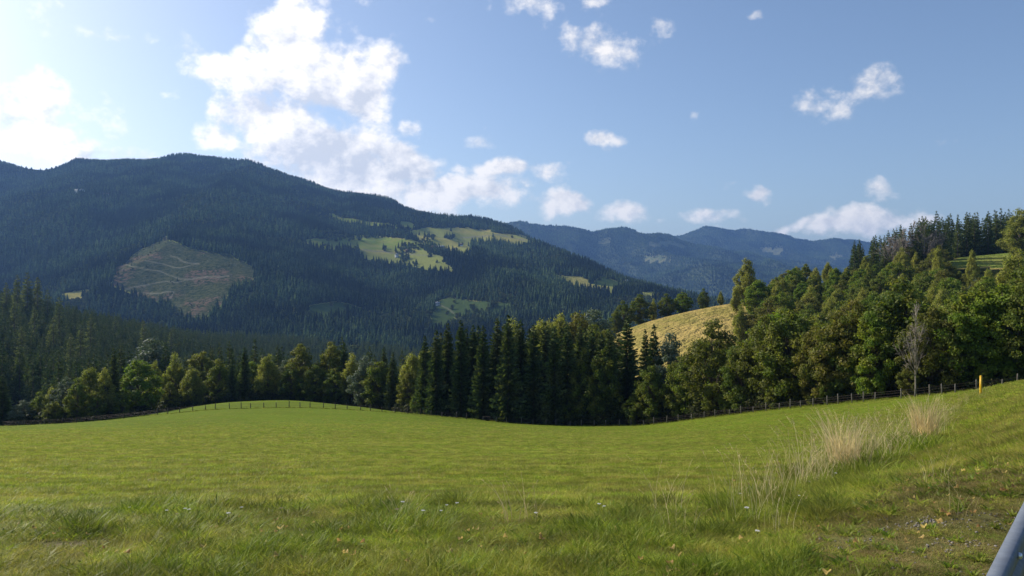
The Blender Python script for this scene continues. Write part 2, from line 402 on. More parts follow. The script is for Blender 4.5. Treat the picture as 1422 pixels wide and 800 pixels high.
M['leafB'] = material('brownish_leaves', foliage((.088, .090, .020), (.120, .105, .026), (.080, .100, .020), .4, amp=1.5))
M['leafC'] = material('fresh_green_leaves', foliage((.085, .135, .018), (.11, .150, .020), (.160, .160, .024), .42, amp=1.4))
M['leafD'] = material('olive_birch_leaves', foliage((.185, .180, .045), (.135, .150, .034), (.22, .205, .055), .48, amp=1.5))
M['leafY'] = material('yellow_green_leaves', foliage((.17, .19, .034), (.18, .185, .036), (.21, .19, .04), .35))
M['leafS'] = material('silver_green_leaves', foliage((.13, .16, .11), (.15, .18, .12), (.11, .14, .08), .2))
M['larch'] = material('larch_needles', foliage((.13, .155, .075), (.155, .17, .075), (.17, .175, .075), .3, .25, .8, .04))
M['bark'] = material('grey_brown_bark', lambda t: bsdf(t, t.mix(t.noise(t.n('ShaderNodeNewGeometry').outputs['Position'], 4), (.05, .04, .03), (.15, .12, .09)), .9))
M['palebark'] = material('weathered_pale_bark', lambda t: bsdf(t, t.mix(t.noise(t.n('ShaderNodeNewGeometry').outputs['Position'], 3), (.20, .16, .12), (.38, .33, .27)), .9))

def ground_fn(t):
    pos = t.n('ShaderNodeNewGeometry').outputs['Position']
    lng = t.vmath('MULTIPLY', pos, (1, .35, 1))
    n1 = t.noise(pos, .045, 4); n2 = t.noise(pos, .9, 4, .6); n3 = t.noise(lng, 9, 3, .65); n4 = t.noise(lng, .35, 4, .6)
    c = t.mix(t.ramp(n1, .35, .65), (.126, .178, .014), (.146, .210, .016))
    mow = t.noise(t.vmath('MULTIPLY', pos, (.035, .55, .2)), 1.0, 3, .6)
    c = t.mix(t.ramp(n4, .45, .75, 0, .6), c, (.180, .200, .026))
    c = t.mix(t.ramp(mow, .52, .66, 0, .35), c, (.105, .140, .014)); c = t.mix(t.ramp(mow, .46, .34, 0, .3), c, (.20, .21, .03))
    c = t.mix(t.ramp(n2, .52, .72, 0, .55), c, (.105, .140, .012))
    c = t.mix(t.ramp(n3, .35, .75, 0, .8), c, (.085, .105, .010))
    # bare soil and gravel beside the rail, brown litter at the verge (mask = painted ground cover map)
    soil = t.mix(t.noise(pos, 22, 4, .7), (.10, .070, .042), (.27, .215, .155))
    c = t.mix(attr(t, 'soil'), c, soil)
    edge = t.mix(n3, (.05, .055, .018), (.15, .125, .05))
    c = t.mix(t.math('MULTIPLY', attr(t, 'verge'), t.ramp(n2, .30, .6, .15, .75)), c, edge)
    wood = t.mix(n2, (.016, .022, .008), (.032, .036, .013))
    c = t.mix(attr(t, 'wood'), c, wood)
    h = t.math('ADD', t.math('MULTIPLY', n3, .6), n2)
    b = bsdf(t, c, .95, .03, normal=bump(t, h, .7, .12))
    return b
M['ground'] = material('meadow_turf', ground_fn)
def hill_fn(t):
    pos = t.n('ShaderNodeNewGeometry').outputs['Position']
    n1 = t.noise(pos, .03, 5, .6); n2 = t.noise(pos, .12, 4, .6); n3 = t.noise(pos, .004, 3)
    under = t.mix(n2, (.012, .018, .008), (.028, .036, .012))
    yy_ = t.n('ShaderNodeSeparateXYZ'); t.put(yy_.inputs[0], pos); n8 = t.noise(t.vmath('MULTIPLY', pos, (1, .4, 1)), .09, 5, .7)
    gold = t.mix(t.ramp(n8, .38, .62), (.42, .31, .105), (.28, .235, .065))
    gold = t.mix(t.ramp(yy_.outputs[1], 500, 1200), gold, t.mix(t.ramp(n3, .4, .6), (.33, .29, .085), (.23, .25, .065)))
    gold = t.mix(t.ramp(n2, .45, .7, 0, .35), gold, (.15, .16, .045))
    green = t.mix(t.ramp(n1, .35, .65), (.17, .23, .040), (.23, .24, .06))
    dark = t.mix(n1, (.05, .085, .025), (.08, .11, .03))
    vor = t.n('ShaderNodeTexVoronoi'); t.put(vor.inputs[0], pos); vor.inputs['Scale'].default_value = .035
    slash = t.mix(t.ramp(n2, .35, .65), (.035, .052, .018), (.115, .115, .050))
    n9 = t.noise(pos, .35, 3, .7); slash = t.mix(t.ramp(n9, .45, .6, 0, .7), slash, (.035, .05, .018)); slash = t.mix(t.math('MULTIPLY', t.ramp(t.noise(pos, .009, 3), .50, .60), t.ramp(n2, .4, .6)), slash, (.17, .115, .075))
    k = attr(t, 'field')
    def isk(v): return t.math('COMPARE', k, float(v), 0.5)
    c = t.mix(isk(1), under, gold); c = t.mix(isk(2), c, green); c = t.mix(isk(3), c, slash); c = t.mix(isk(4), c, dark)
    c = t.mix(attr(t, 'track'), c, (.22, .21, .14))
    return bsdf(t, c, .9, .0, normal=bump(t, t.math('ADD', n2, t.math('MULTIPLY', n9, .5)), 1.0, 5.0))
M['hill'] = material('wooded_hill_ground', hill_fn)
def mount_fn(t):
    pos = t.n('ShaderNodeNewGeometry').outputs['Position']
    n1 = t.noise(pos, .05, 4, .65); n3 = t.noise(pos, .002, 4)
    c = t.mix(t.ramp(n1, .3, .7), (.022, .036, .016), (.065, .085, .035))
    c = t.mix(t.ramp(n3, .55, .66, 0, .35), c, (.11, .13, .05))
    k = attr(t, 'field')
    c = t.mix(t.math('COMPARE', k, 1.0, .5), c, (.17, .17, .08)); c = t.mix(t.math('COMPARE', k, 2.0, .5), c, (.12, .145, .06))
    sz = t.n('ShaderNodeSeparateXYZ'); t.put(sz.inputs[0], pos)
    top = t.math('MULTIPLY', t.ramp(sz.outputs[2], 735, 800), t.ramp(sz.outputs[1], 8600, 9000))
    c = t.mix(top, c, (.24, .20, .15))
    return bsdf(t, c, .9, .1, normal=bump(t, n1, 1.0, 14.0))
M['mount'] = material('distant_mountain_cover', mount_fn)

# ---------------------------------------------------------------- terrain sheets
thm = math.atan(UM)
back = np.linspace(thm, 2 * math.pi - thm, 42)[1:-1]
def sheet(i0, i1, name, mat, attrs_fn, center=False):
    ys = gy[i0:i1 + 1]; n = len(ys)
    xf = gu[None] * ys[:, None]; yf = np.repeat(ys[:, None], len(gu), 1); zf = Z[i0:i1 + 1]
    Rr = ys[:, None] * math.sqrt(1 + UM * UM)
    t = (back - thm) / (2 * math.pi - 2 * thm); tt = t * t * (3 - 2 * t)
    xb = Rr * np.sin(back)[None]; yb = Rr * np.cos(back)[None]
    zb = zf[:, -1:] * (1 - tt)[None] + zf[:, :1] * tt[None]
    X_ = np.concatenate([xf, xb], 1); Y_ = np.concatenate([yf, yb], 1); Z_ = np.concatenate([zf, zb], 1)
    m = X_.shape[1]; V = np.stack([X_, Y_, Z_], -1).reshape(-1, 3)
    i = np.arange(n - 1)[:, None] * m; j = np.arange(m)[None]; j2 = (j + 1) % m
    Q = np.stack([i + j, i + j2, i + m + j2, i + m + j], -1).reshape(-1, 4)
    A = attrs_fn(i0, i1, len(back))
    fs = [Q]
    if center:
        V = np.concatenate([V, [[0, 0, -1.62]]]); c = len(V) - 1
        fs.append(np.stack([np.arange(m), np.full(m, c), (np.arange(m) + 1) % m], -1)[:, ::-1].copy())
        A = {k: np.concatenate([a, [0]]) for k, a in A.items()}
    return tag(obj(name, mesh_np(name, V, fs, mat, True, A)), kind='structure')
def padb(a, nb): return np.concatenate([a, np.zeros((a.shape[0], nb))], 1).ravel()

EDGE_X = [-500, 0, 100, 180, 230, 300, 390, 470, 560, 600, 700, 780, 950, 1050, 1150, 1250, 1330, 1422, 1900]
EDGE_Y = [185, 184, 182, 184, 205, 216, 220, 216, 196, 178, 168, 166, 150, 132, 118, 108, 103, 100, 90]
def edgeY(px): return np.interp(px, EDGE_X, EDGE_Y)
def soil_mask(x, y):
    # gravelly strip along the rail and a small bare patch on the left
    d = (x - (-0.45 + 0.79 * y)) * 0.785                     # signed distance from the rail line (negative = field side)
    s = np.clip(1 - np.abs(d + .35) / 1.1, 0, 1) * np.clip((7.5 - y) / 2, 0, 1)
    s = np.clip(s * .9 + .75 * fbm(x * 1.3, y * 1.3, 4, 77) - .35, 0, 1) * (s > 0)
    p = np.clip(1.25 - np.hypot((x + 3.15) / .50, (y - 5.75) / .26), 0, 1)
    p2 = np.clip(1.2 - np.hypot((x - 2.95) / .9, (y - 5.3) / .6), 0, 1) * (.5 + fbm(x * 3, y * 3, 3, 5))
    return np.clip(np.maximum(np.maximum(s, p), p2), 0, 1)
def verge_mask(x, y):
    px = x / np.maximum(y, .5) * F + 711
    a = np.clip((10.5 - y) / 3.5, 0, 1)
    b = np.clip((px - 1120 - 90 * (1 - np.clip((y - 14) / 25, 0, 1)) + 160 * fbm(x / 4, y / 4, 2, 3)) / 140, 0, 1) * (y < 70)
    return np.clip(np.maximum(a * .55, b), 0, 1)
def at_ground(i0, i1, nb):
    s = slice(i0, i1 + 1); x, y = XX[s], YY[s]
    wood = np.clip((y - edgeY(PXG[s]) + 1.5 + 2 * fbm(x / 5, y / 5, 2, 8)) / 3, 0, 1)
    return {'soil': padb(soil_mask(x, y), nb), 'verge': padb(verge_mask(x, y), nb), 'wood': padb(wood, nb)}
def segd(px, py, a, b):
    ax, ay = a; bx, by = b; t = np.clip(((px - ax) * (bx - ax) + (py - ay) * (by - ay)) / ((bx - ax) ** 2 + (by - ay) ** 2), 0, 1)
    return np.hypot(px - ax - t * (bx - ax), py - ay - t * (by - ay))
TRACKS = [[(168,367),(215,377),(262,388),(318,383)], [(200,362),(245,371),(275,368)], [(235,355),(258,364),(275,367)],
          [(175,402),(225,392),(262,388)], [(190,408),(240,405),(232,418)], [(505,345),(540,352),(600,356)], [(612,424),(628,436)], [(640,330),(690,326),(728,333)]]
def at_hill(i0, i1, nb):
    s = slice(i0, i1 + 1); tr = np.full(XX[s].shape, 99.0)
    for line in TRACKS:
        for a, b in zip(line[:-1], line[1:]): tr = np.minimum(tr, segd(PXG[s] + wx[s] * .35, PYG[s] + wy[s] * .6, a, b))
    tr = np.clip(1.6 - tr * 1.5, 0, 1) * .8 * ((YY[s] > 1300) & (YY[s] < 4200))
    return {'field': padb(FM[s], nb), 'track': padb(tr, nb)}
iA = int(np.searchsorted(gy, 236)); iB = int(np.searchsorted(gy, 4900))
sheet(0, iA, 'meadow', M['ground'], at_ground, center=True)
sheet(iA, iB, 'hills', M['hill'], at_hill)
sheet(iB, NY - 1, 'mountains', M['mount'], at_hill)

# ---------------------------------------------------------------- haze
hz = MB(); hz.box((0, 0, 0), (1, 1, 1))
def haze_mat():
    m = bpy.data.materials.new('thin_blue_haze'); m.use_nodes = True; t = NT(m.node_tree)
    v = t.n('ShaderNodeVolumePrincipled'); v.inputs['Color'].default_value = (.26, .50, 1.0, 1); v.inputs['Density'].default_value = 5.2e-5
    v.inputs['Anisotropy'].default_value = .25
    t.put(t.n('ShaderNodeOutputMaterial').inputs['Volume'], v.outputs[0]); return m
RB = YMAX * math.sqrt(1 + UM * UM) + 50
zlo = float(Z.min()) - 60; zhi = float(Z.max()) + 60
ho = obj('haze', hz.mesh('haze', haze_mat())); ho.location = (0, 0, (zlo + zhi) / 2); ho.scale = (2 * RB, 2 * RB, zhi - zlo)
tag(ho, kind='stuff')

# ---------------------------------------------------------------- tree models
def spruce_model(seed, H, Rm, levels, per, sub, narrow=.8, fat=1.0):
    r = np.random.default_rng(seed); tr = MB(); n = 9
    tr.tube(np.stack([r.normal(0, .04, n), r.normal(0, .04, n), np.linspace(-.6, H * .97, n)], -1), np.linspace(H * .014, .02, n), 7)
    V = []; az0 = 0
    for h in np.linspace(.05, .985, levels):
        L0 = Rm * (1 - h) ** narrow * (1.0 if h > .12 else .8) + .12
        L0 *= .88 + .24 * r.random()
        k = per if h < .9 else 5
        for b in range(k):
            az0 += 2.399 + r.normal(0, .25); L = L0 * r.uniform(.62, 1.18); zj = r.normal(0, .5) * H / levels
            dr = np.array([math.cos(az0), math.sin(az0)]); pr = np.array([-dr[1], dr[0]])
            z0 = h * H; up = .28 * h - .28; 
            for s in (np.arange(sub) + r.random() * .6 + .35) / sub:
                s = min(s, 1.0); c = dr * L * s; zc = z0 + zj + L * s * up - .14 * L * s * (1 - s) * 4 * .5 + (s ** 3) * .10 * L
                for sg in (-1, 1):
                    ll = ((.20 + .42 * (1 - s)) * L * .75 + .16) * r.uniform(.7, 1.25) * fat; wd = (.10 + .05 * L) * r.uniform(.8, 1.3) * fat
                    o = dr * ll * .55 + pr * sg * ll * .62; dz = -ll * r.uniform(.28, .75)
                    nrm = np.array([dr[0] * .4 - pr[0] * sg * .3, dr[1] * .4 - pr[1] * sg * .3])
                    e = dr * wd * .9
                    p0 = np.array([c[0], c[1], zc]); p1 = p0 + np.array([o[0], o[1], dz])
                    pm = (p0 + p1) / 2 + np.array([0, 0, ll * .10])
                    V += [p0, pm + np.array([e[0], e[1], -wd * .2]), p1, pm - np.array([e[0], e[1], wd * .9])]
    # leader
    for a in range(4):
        d = np.array([math.cos(a * 1.57), math.sin(a * 1.57), 0])
        V += [np.array([0, 0, H]), d * .16 + [0, 0, H - .5], np.array([0, 0, H - .9]), -d * .1 + [0, 0, H - .5]]
    V = np.array(V); Q = np.arange(len(V)).reshape(-1, 4)
    return tr, V, Q
def make_spruce(seed, H, Rm, levels, per, sub, mat, narrow=.8, fat=1.0):
    tr, V, Q = spruce_model(seed, H, Rm, levels, per, sub, narrow, fat)
    return {'H': H, 'parts': [('crown', mesh_np('spruce_crown', V, [Q], mat)), ('trunk', tr.mesh('spruce_trunk', M['bark'], True))]}

def make_broadleaf(seed, H, Rc, mat, base=.18, nclump=60, leaves=165, size=.41, droop=0., clumpr=1.0, top=1.0, barkm=None, thin=0.0):
    r = np.random.default_rng(seed); tr = MB(); barkm = barkm or M['bark']
    n = 8; lean = r.normal(0, .25, 2)
    def axis(t): return np.array([lean[0] * t * t + .12 * math.sin(5 * t + seed), lean[1] * t * t + .12 * math.cos(4 * t + seed), t * H * .9])
    tr.tube(np.array([axis(t) for t in np.linspace(-.05, 1, 12)]), np.linspace(H * .018, .03, 12), 8)
    cz = H * (base + 1) / 2; hz_ = H * (1 - base) / 2; C = []; Rr = []
    tries = 0
    while len(C) < nclump and tries < 4000:
        tries += 1
        d = r.normal(size=3); d /= np.linalg.norm(d); rad = r.uniform(.30, 1) ** .5
        t = (d[2] * rad + 1) / 2                                         # 0 bottom .. 1 top
        wdt = (math.sin(math.pi * min(max(t, .05), .98) ** (.72 * top)) ** .5) * (1 + .18 * math.sin(3 * math.atan2(d[1], d[0]) + seed))
        p = np.array([d[0] * rad * Rc * wdt, d[1] * rad * Rc * wdt, cz + d[2] * rad * hz_])
        cr = clumpr * Rc * r.uniform(.17, .30)
        if all(np.linalg.norm((p - c) / (1, 1, .9)) > .55 * (cr + q) for c, q in zip(C, Rr)):
            C.append(p); Rr.append(cr)
    P_ = []; N_ = []
    for p, cr in zip(C, Rr):
        t = np.clip(p[2] / H - .22 - .05 * r.random(), .05, .92); a = axis(t)
        m = (a + p) / 2 + np.array([0, 0, .12 * H * .3]); 
        tr.tube(np.array([a, (a + m) / 2 + [0, 0, -.05], m, p]), [H * .0055, H * .004, H * .003, .015], 5)
        k = int(leaves * (cr / (clumpr * Rc * .235)) ** 1.6)
        d = r.normal(size=(k, 3)); d /= np.linalg.norm(d, axis=1)[:, None]
        rr = cr * (r.random(k) ** .38) * (1 + .35 * r.normal(size=k) * .4)
        q = p + d * rr[:, None] * np.array([1, 1, .72 + droop])
        if droop: q[:, 2] -= droop * cr * r.random(k) ** 2 * 1.6
        P_.append(q); N_.append(d * .9 + np.array([0, 0, .45]) + r.normal(0, .8, (k, 3)))
    Pp = np.concatenate(P_); Nn = np.concatenate(N_); Nn /= np.linalg.norm(Nn, axis=1)[:, None]
    if thin: 
        keep = r.random(len(Pp)) > thin; Pp = Pp[keep]; Nn = Nn[keep]
    k = len(Pp); a = np.cross(Nn, r.normal(size=(k, 3))); a /= np.linalg.norm(a, axis=1)[:, None] + 1e-9; b = np.cross(Nn, a)
    sz = size * r.uniform(.55, 1.25, (k, 1)) * .5
    fold = Nn * sz * .35
    V = np.stack([Pp - a * sz * 1.25, Pp - b * sz * .8 - fold, Pp + a * sz * 1.25, Pp + b * sz * .8 - fold], 1).reshape(-1, 3)
    return {'H': H, 'parts': [('crown', mesh_np('broadleaf_crown', V, [np.arange(len(V)).reshape(-1, 4)], mat)), ('trunk', tr.mesh('broadleaf_trunk', barkm, True))]}

def make_dead(seed, H, spread, n1=16, mat=None):
    r = np.random.default_rng(seed); tr = MB(); br = MB()
    tr.tube(np.array([[.15 * math.sin(3 * t), .1 * math.cos(2 * t), H * t] for t in np.linspace(-.04, 1, 9)]), np.linspace(H * .014, .03, 9), 7)
    for i in range(n1):
        t = r.uniform(.2, .95); a = r.uniform(0, 6.28); L = spread * (1.15 - t) * r.uniform(.7, 1.3) + .6
        p0 = np.array([0, 0, H * t]); d = np.array([math.cos(a), math.sin(a), r.uniform(.9, 2.0)]); d /= np.linalg.norm(d)
        p1 = p0 + d * L * .5; p2 = p0 + d * L + [0, 0, L * .2]
        br.tube(np.array([p0, p1, p2]), [H * .006, H * .0045, .02], 5)
        for j in range(7):
            s = r.uniform(.3, 1); q0 = p0 + d * L * s; e = d + r.normal(0, .5, 3); e /= np.linalg.norm(e); l = L * r.uniform(.25, .5)
            br.tube(np.array([q0, q0 + e * l * .5, q0 + e * l + [0, 0, .1 * l]]), [.05, .035, .015], 4)
            for k in range(3):
                e2 = e + r.normal(0, .6, 3); e2 /= np.linalg.norm(e2); q1 = q0 + e * l * r.uniform(.3, .9)
                br.tube(np.array([q1, q1 + e2 * l * .4]), [.028, .012], 3)
    return {'H': H, 'parts': [('branches', br.mesh('bare_branches', mat)), ('trunk', tr.mesh('dead_trunk', mat, True))]}

SPR = [make_spruce(10 + i, 22, (3.5, 3.1, 3.9, 3.3)[i], 48, 9, 6, M['spruce'], (.72, .66, .8, .7)[i], 1.12) for i in range(4)]
SPRM = [make_spruce(30 + i, 22, (3.7, 3.2, 4.1)[i], 30, 7, 3, M['spruce'], .78, 1.45) for i in range(3)]
LARCH = [make_spruce(60 + i, 24, (3.9, 3.4)[i], 34, 7, 4, M['larch'], .6, 1.15) for i in range(2)]
LEAF = {}
for key, mt, hh, rc, kw in (
    ('A', 'leafA', 16, 5.2, {}), ('B', 'leafB', 16, 5.6, {}), ('C', 'leafC', 15, 4.8, {}),
    ('D', 'leafD', 18, 3.9, dict(droop=.5, size=.32, leaves=210, top=.85, clumpr=1.05)),
    ('Y', 'leafY', 14, 3.6, dict(size=.3)), ('S', 'leafS', 14, 4.4, dict(size=.32))):
    LEAF[key] = [make_broadleaf(100 + 7 * i + ord(key), hh, rc, M[mt], base=(.01, .05, .0)[i], nclump=(78, 70, 84)[i], **kw) for i in range(3 if key in 'ABCD' else 1)]
DEAD = [make_dead(3, 15, 5.0, 26, M['palebark']), make_dead(5, 14, 6.0, 34, M['palebark'])]

def plant(model, name, px, Y, toppx=None, H=None, wide=1.0, label='', cat='tree', group=None, only=None):
    x, y, z = at(px, Y)
    if toppx is not None: H = (400 - toppx) / F * Y - z
    s = H / model['H']; sw = s * wide
    e = empty(name, (x, y, z), random.uniform(0, 6.28), (sw, sw, s))
    tag(e, label, cat, group)
    for pn, me in model['parts']:
        obj(pn, me, e)
    return e

# ---------------------------------------------------------------- the clump of tall spruces in the middle
ORD = ['first','second','third','fourth','fifth','sixth','seventh','eighth','ninth','tenth','eleventh','twelfth','thirteenth','fourteenth',
       'fifteenth','sixteenth','seventeenth','eighteenth','nineteenth','twentieth','twenty-first','twenty-second','twenty-third','twenty-fourth',
       'twenty-fifth','twenty-sixth','twenty-seventh','twenty-eighth','twenty-ninth','thirtieth','thirty-first','thirty-second','thirty-third','thirty-fourth','thirty-fifth','thirty-sixth']
mid = [(590,466,4,.95),(606,457,1,1),(622,447,6,1),(640,443,2,.95),(657,450,7,.9),(671,452,1,1),(690,441,5,1.05),(706,436,1,1),(723,443,5,1),(741,449,2,1.05),
       (757,446,8,1),(770,452,1,1),(788,450,3,1.1),(805,452,9,1.05),(822,456,4,1),(846,456,3,1.0),(871,440,7,1.15),(896,457,10,.8),(908,449,7,.9),
       (598,480,10,.9),(648,455,10,.9),(700,450,12,1),(735,455,12,1),(780,456,13,1),(835,462,12,1),(860,462,13,1),(812,456,14,1),(760,452,15,1),(718,450,15,1),(664,452,14,1),(612,462,14,1),(586,490,14,1)]
GM = 'tall spruces in the clump at the middle of the field edge'
front = sorted([m for m in mid if m[2] < 9.5]); rearm = [m for m in mid if m[2] >= 9.5]
for i, (px, top, dY, wd) in enumerate(front):
    lb = 'tall dark spruce, %s from the left in the front of the middle clump' % ORD[i]
    if i == 0: lb = 'leftmost tall dark spruce of the middle clump at the field edge'
    if i == len(front) - 1: lb = 'slim dark spruce at the right end of the middle clump'
    if px == 871: lb = 'broad pointed spruce standing above its neighbours before the golden field'
    plant(SPR[(i * 3 + i // 4) % 4], 'spruce', px, edgeY(px) + dY, toppx=top, wide=wd * .98, label=lb, cat='spruce', group=GM)
for px, top, dY, wd in rearm:
    plant(SPR[int(px) % 4], 'spruce', px, edgeY(px) + dY, toppx=top, wide=wd, label='dark spruce half hidden in the second row of the middle clump', cat='spruce', group='second row spruces in the middle clump')

# ---------------------------------------------------------------- broadleaf trees in front of and beside the spruces
def bl(key, px, top, dY, wd=1.0, label=None, group=None, v=None, name='broadleaf_tree'):
    L = LEAF[key]; k = (int(px) // 7 if v is None else v) % len(L)
    plant(L[k], name, px, edgeY(px) + dY, toppx=top, wide=wd, label=label, cat='tree', group=group)
for a in [('A',841,482,3,.72,'slender green maple against the dark spruces, leafy to the ground'),
          ('A',812,486,4,.6,'narrow green maple leaning among the dark spruces'),
          ('A',792,540,2,.8,'small dark green tree at the foot of the spruce clump'),
          ('S',932,462,9,.8,'pale olive pointed tree right of the last spruces'),
          ('A',903,505,2,.85,'low dark green maple right of the slender maple'),
          ('A',948,492,2,.85,'dark round maple below the golden field, left of the big brown maple'),
          ('B',990,446,3,.98,'big brownish green maple whose top overlaps the golden field'),
          ('A',1030,470,2,.9,'dark green maple just right of the big brownish one'),
          ('B',1062,440,3,.95,'tall brown tinged maple in the front row'),
          ('A',1096,425,3,1.05,'very dark broad maple, the tallest of the front row middle'),
          ('B',1133,452,2,.85,'brown tinged maple right of the very dark broad one'),
          ('A',1160,432,4,.95,'dark green maple with dense crown in the front row'),
          ('B',1185,418,4,.95,'olive brown maple left of the gap with deep shade'),
          ('C',1212,432,2,.8,'green maple beside the deep shade left of the dead tree'),
          ('A',1238,420,7,1.0,'dark maple behind and left of the dead tree'),
          ('B',1296,425,3,.95,'brownish maple just right of the dead tree'),
          ('A',1325,418,5,.95,'dark green maple above the fence posts near the yellow pole'),
          ('C',1350,402,4,.95,'fresh green tall maple behind the yellow pole'),
          ('C',1388,392,5,1.0,'fresh green broad maple right of the yellow pole'),
          ('A',1415,398,3,.95,'dark green maple at the right edge of the picture'),
          ('B',1448,388,5,1.0,'maple crown cut off by the right edge of the picture'),
          ('C',1365,505,1,.9,'small green bush behind the fence by the yellow pole'),
          ('C',1402,500,2,1.0,'small pale bush at the fence near the right edge'),
          ('B',1262,505,1,.9,'low brown bush at the foot of the dead tree'),
          ('A',1010,535,1,.9,'low dark bush at the foot of the front row under the golden field'),
          ('A',1075,530,1,1.0,'low dark bush at the foot of the tall brown tinged maple'),
          ('A',1148,520,1,1.0,'low dark bush beneath the dense dark maple'),
          ('A',880,545,1,1.,'low dark bush at the edge right of the slender maple'),
          ('C',780,566,1,.8,'tiny pale sapling at the foot of the spruces')]:
    bl(*a[:5], label=a[5], name='bush' if 'bush' in a[5] or 'sapling' in a[5] else 'broadleaf_tree')
e = plant(DEAD[0], 'dead_tree', 1272, edgeY(1272) - .3, toppx=424, wide=.62, label='bare grey dead tree standing in front of the dark maples', cat='dead tree')

# trees behind the spruce clump and round the golden field
for key, px, Y, top, wd, lb in [
    ('D',762,228,440,.7,'birch top showing above the spruces, leftmost'), ('D',777,236,430,.7,'tall birch top above the spruces, left of the brown one'),
    ('B',800,240,432,.7,'brownish round tree top above the spruces'), ('Y',823,225,444,1.1,'bright yellow green tree behind the spruces'),
    ('S',822,262,430,1.1,'pale green tree top behind the yellow green one'), ('Y',843,222,452,1.1,'yellow tree top between spruces left of the golden field'),
    ('D',715,245,446,.8,'pale tree top behind the middle spruces'), ('D',750,262,440,1.0,'grey green tree top beyond the spruce tips'),
    ('A',866,395,418,1.0,'dark pointed tree at the left tip of the golden field'), ('A',889,400,410,1.25,'round dark green tree on the crest of the golden field'),
    ('D',907,405,415,.9,'small pale tree between dark trees on the golden crest'), ('A',926,405,408,1.1,'dark tree with flat top on the golden crest'),
    ('C',948,405,405,1.25,'broad green tree at the middle of the golden crest'), ('A',977,410,401,.85,'dark upright tree alone on the golden crest'),
    ('D',1001,408,404,.9,'pale rounded tree on the golden crest next to the birches'), ('A',855,392,432,1.0,'low bush at the left foot of the golden field'),
    ('D',1037,372,357,1.1,'tall golden brown birch beside the golden field'), ('D',1022,345,398,.9,'olive birch at the foot of the tall golden brown one'),
    ('C',1052,330,388,1.15,'dark green round tree right of the tall birch'), ('D',1030,275,424,1.1,'olive tree below the tall birch'),
    ('C',1068,285,412,1.0,'fresh green tree under the tall birches'), ('Y',1052,240,445,.8,'small yellow orange tree low under the birches')]:
    H = None
    plant(LEAF[key][int(px) % len(LEAF[key])], 'broadleaf_tree', px, Y, toppx=top, wide=wd, label=lb, cat='tree')

# ---------------------------------------------------------------- left row
GL = 'trees along the left field edge'
left = [('K',4,520,3,1.3,'black green spruce at the far left edge of the picture'), ('S',32,556,4,1.4,'pale grey green willow at the left end of the row'),
 ('A',55,545,6,1.,'small dark tree beside the pale willow'), ('D',72,536,10,1.,'olive tree left of the pale rounded ones'), ('S',92,524,9,1.0,'silvery round tree with a wide crown in the left row'),
 ('A',108,526,2,.9,'dark leafed tree in the shade between pale crowns at left'), ('D',124,508,8,1.3,'light yellow green broad tree in the left row'), ('K',158,482,7,.9,'tall black green spruce rising from the left row'),
 ('D',145,510,5,1.,'leaning yellow green tree close to the left spruce'), ('A',170,540,2,.9,'dark low tree at the corner where the left row meets the hump'), 
 ('C',192,497,8,1.1,'green tree just left of the hump field'), ('D',215,500,18,.9,'slim pale tree beyond the hump field edge'), ('S',213,470,40,1.2,'grey blue round tree standing higher behind the row'),
 ('D',240,492,14,1.0,'pale olive tree behind the wide willow'), ('Y',236,528,4,1.2,'yellow brown tinged bush tree at the left of the wide willow'), ('D',268,510,5,1.5,'wide rounded willow on the hump edge'),
 ('Y',280,484,16,1.2,'light tree top above the wide willow'), ('A',305,500,6,1.,'dark tree right of the wide willow'), ('K',322,500,3,1.0,'dark spruce on the hump edge right of the wide willow'),
 ('K',340,481,5,1.0,'tall dark spruce near the hump top'), ('D',372,491,6,1.25,'rounded olive tree above the hump top'), ('S',396,500,9,.8,'pale slim tree next to the olive one'),
 ('Y',418,473,9,1.1,'yellow green poplar like tree behind the hump'), ('A',405,505,3,1.1,'dark tree under the yellow green one'), ('A',438,505,4,1.2,'very dark tree between the two yellow topped ones'),
 ('Y',459,470,9,.9,'second yellow topped tree behind the hump'), ('K',448,486,10,.9,'spruce between the two yellow topped trees'), ('K',478,476,8,1.,'dark spruce right of the yellow topped trees'),
 ('D',490,492,7,1.,'olive tree behind the right side of the hump'), ('S',508,495,4,1.1,'silvery leafed tree in front of dark spruces'), ('A',525,500,4,1.1,'dark broad tree beside the silvery one'),
 ('K',545,490,3,1.05,'broad black spruce at the right end of the hump'), ('K',533,482,12,.9,'spruce tip behind the broad black spruce'), ('D',572,488,16,1.2,'light tree in the gap left of the middle clump'),
 ('Y',568,512,6,1.0,'yellow green bush tree in the gap left of the clump'), ('A',578,545,2,1.0,'small dark bush at the left foot of the middle clump'), ('D',592,484,35,1.3,'pale brown tree crown seen through the gap by the clump'),
 ('C',350,500,14,1.,'green tree between two dark spruces on the hump'), ('A',135,545,1,1.0,'low dark bush under the yellow green tree'), ('A',75,556,1,1.2,'low dark bush at the left field edge'), ('A',208,548,3,1.,'low bush at the shaded corner of the hump'),
 ('K',505,500,12,1.0,'dark spruce behind the silvery leafed tree'), ('A',465,510,3,1.1,'dark tree below the second yellow topped one')]
for i, (key, px, top, dY, wd, lb) in enumerate(left):
    if key == 'K': plant(SPR[i % 4], 'spruce', px, edgeY(px) + dY, toppx=top, wide=wd, label=lb, cat='spruce', group=GL)
    else: plant(LEAF[key][i % len(LEAF[key])], 'broadleaf_tree', px, edgeY(px) + dY, toppx=top, wide=wd, label=lb, cat='tree', group=GL)

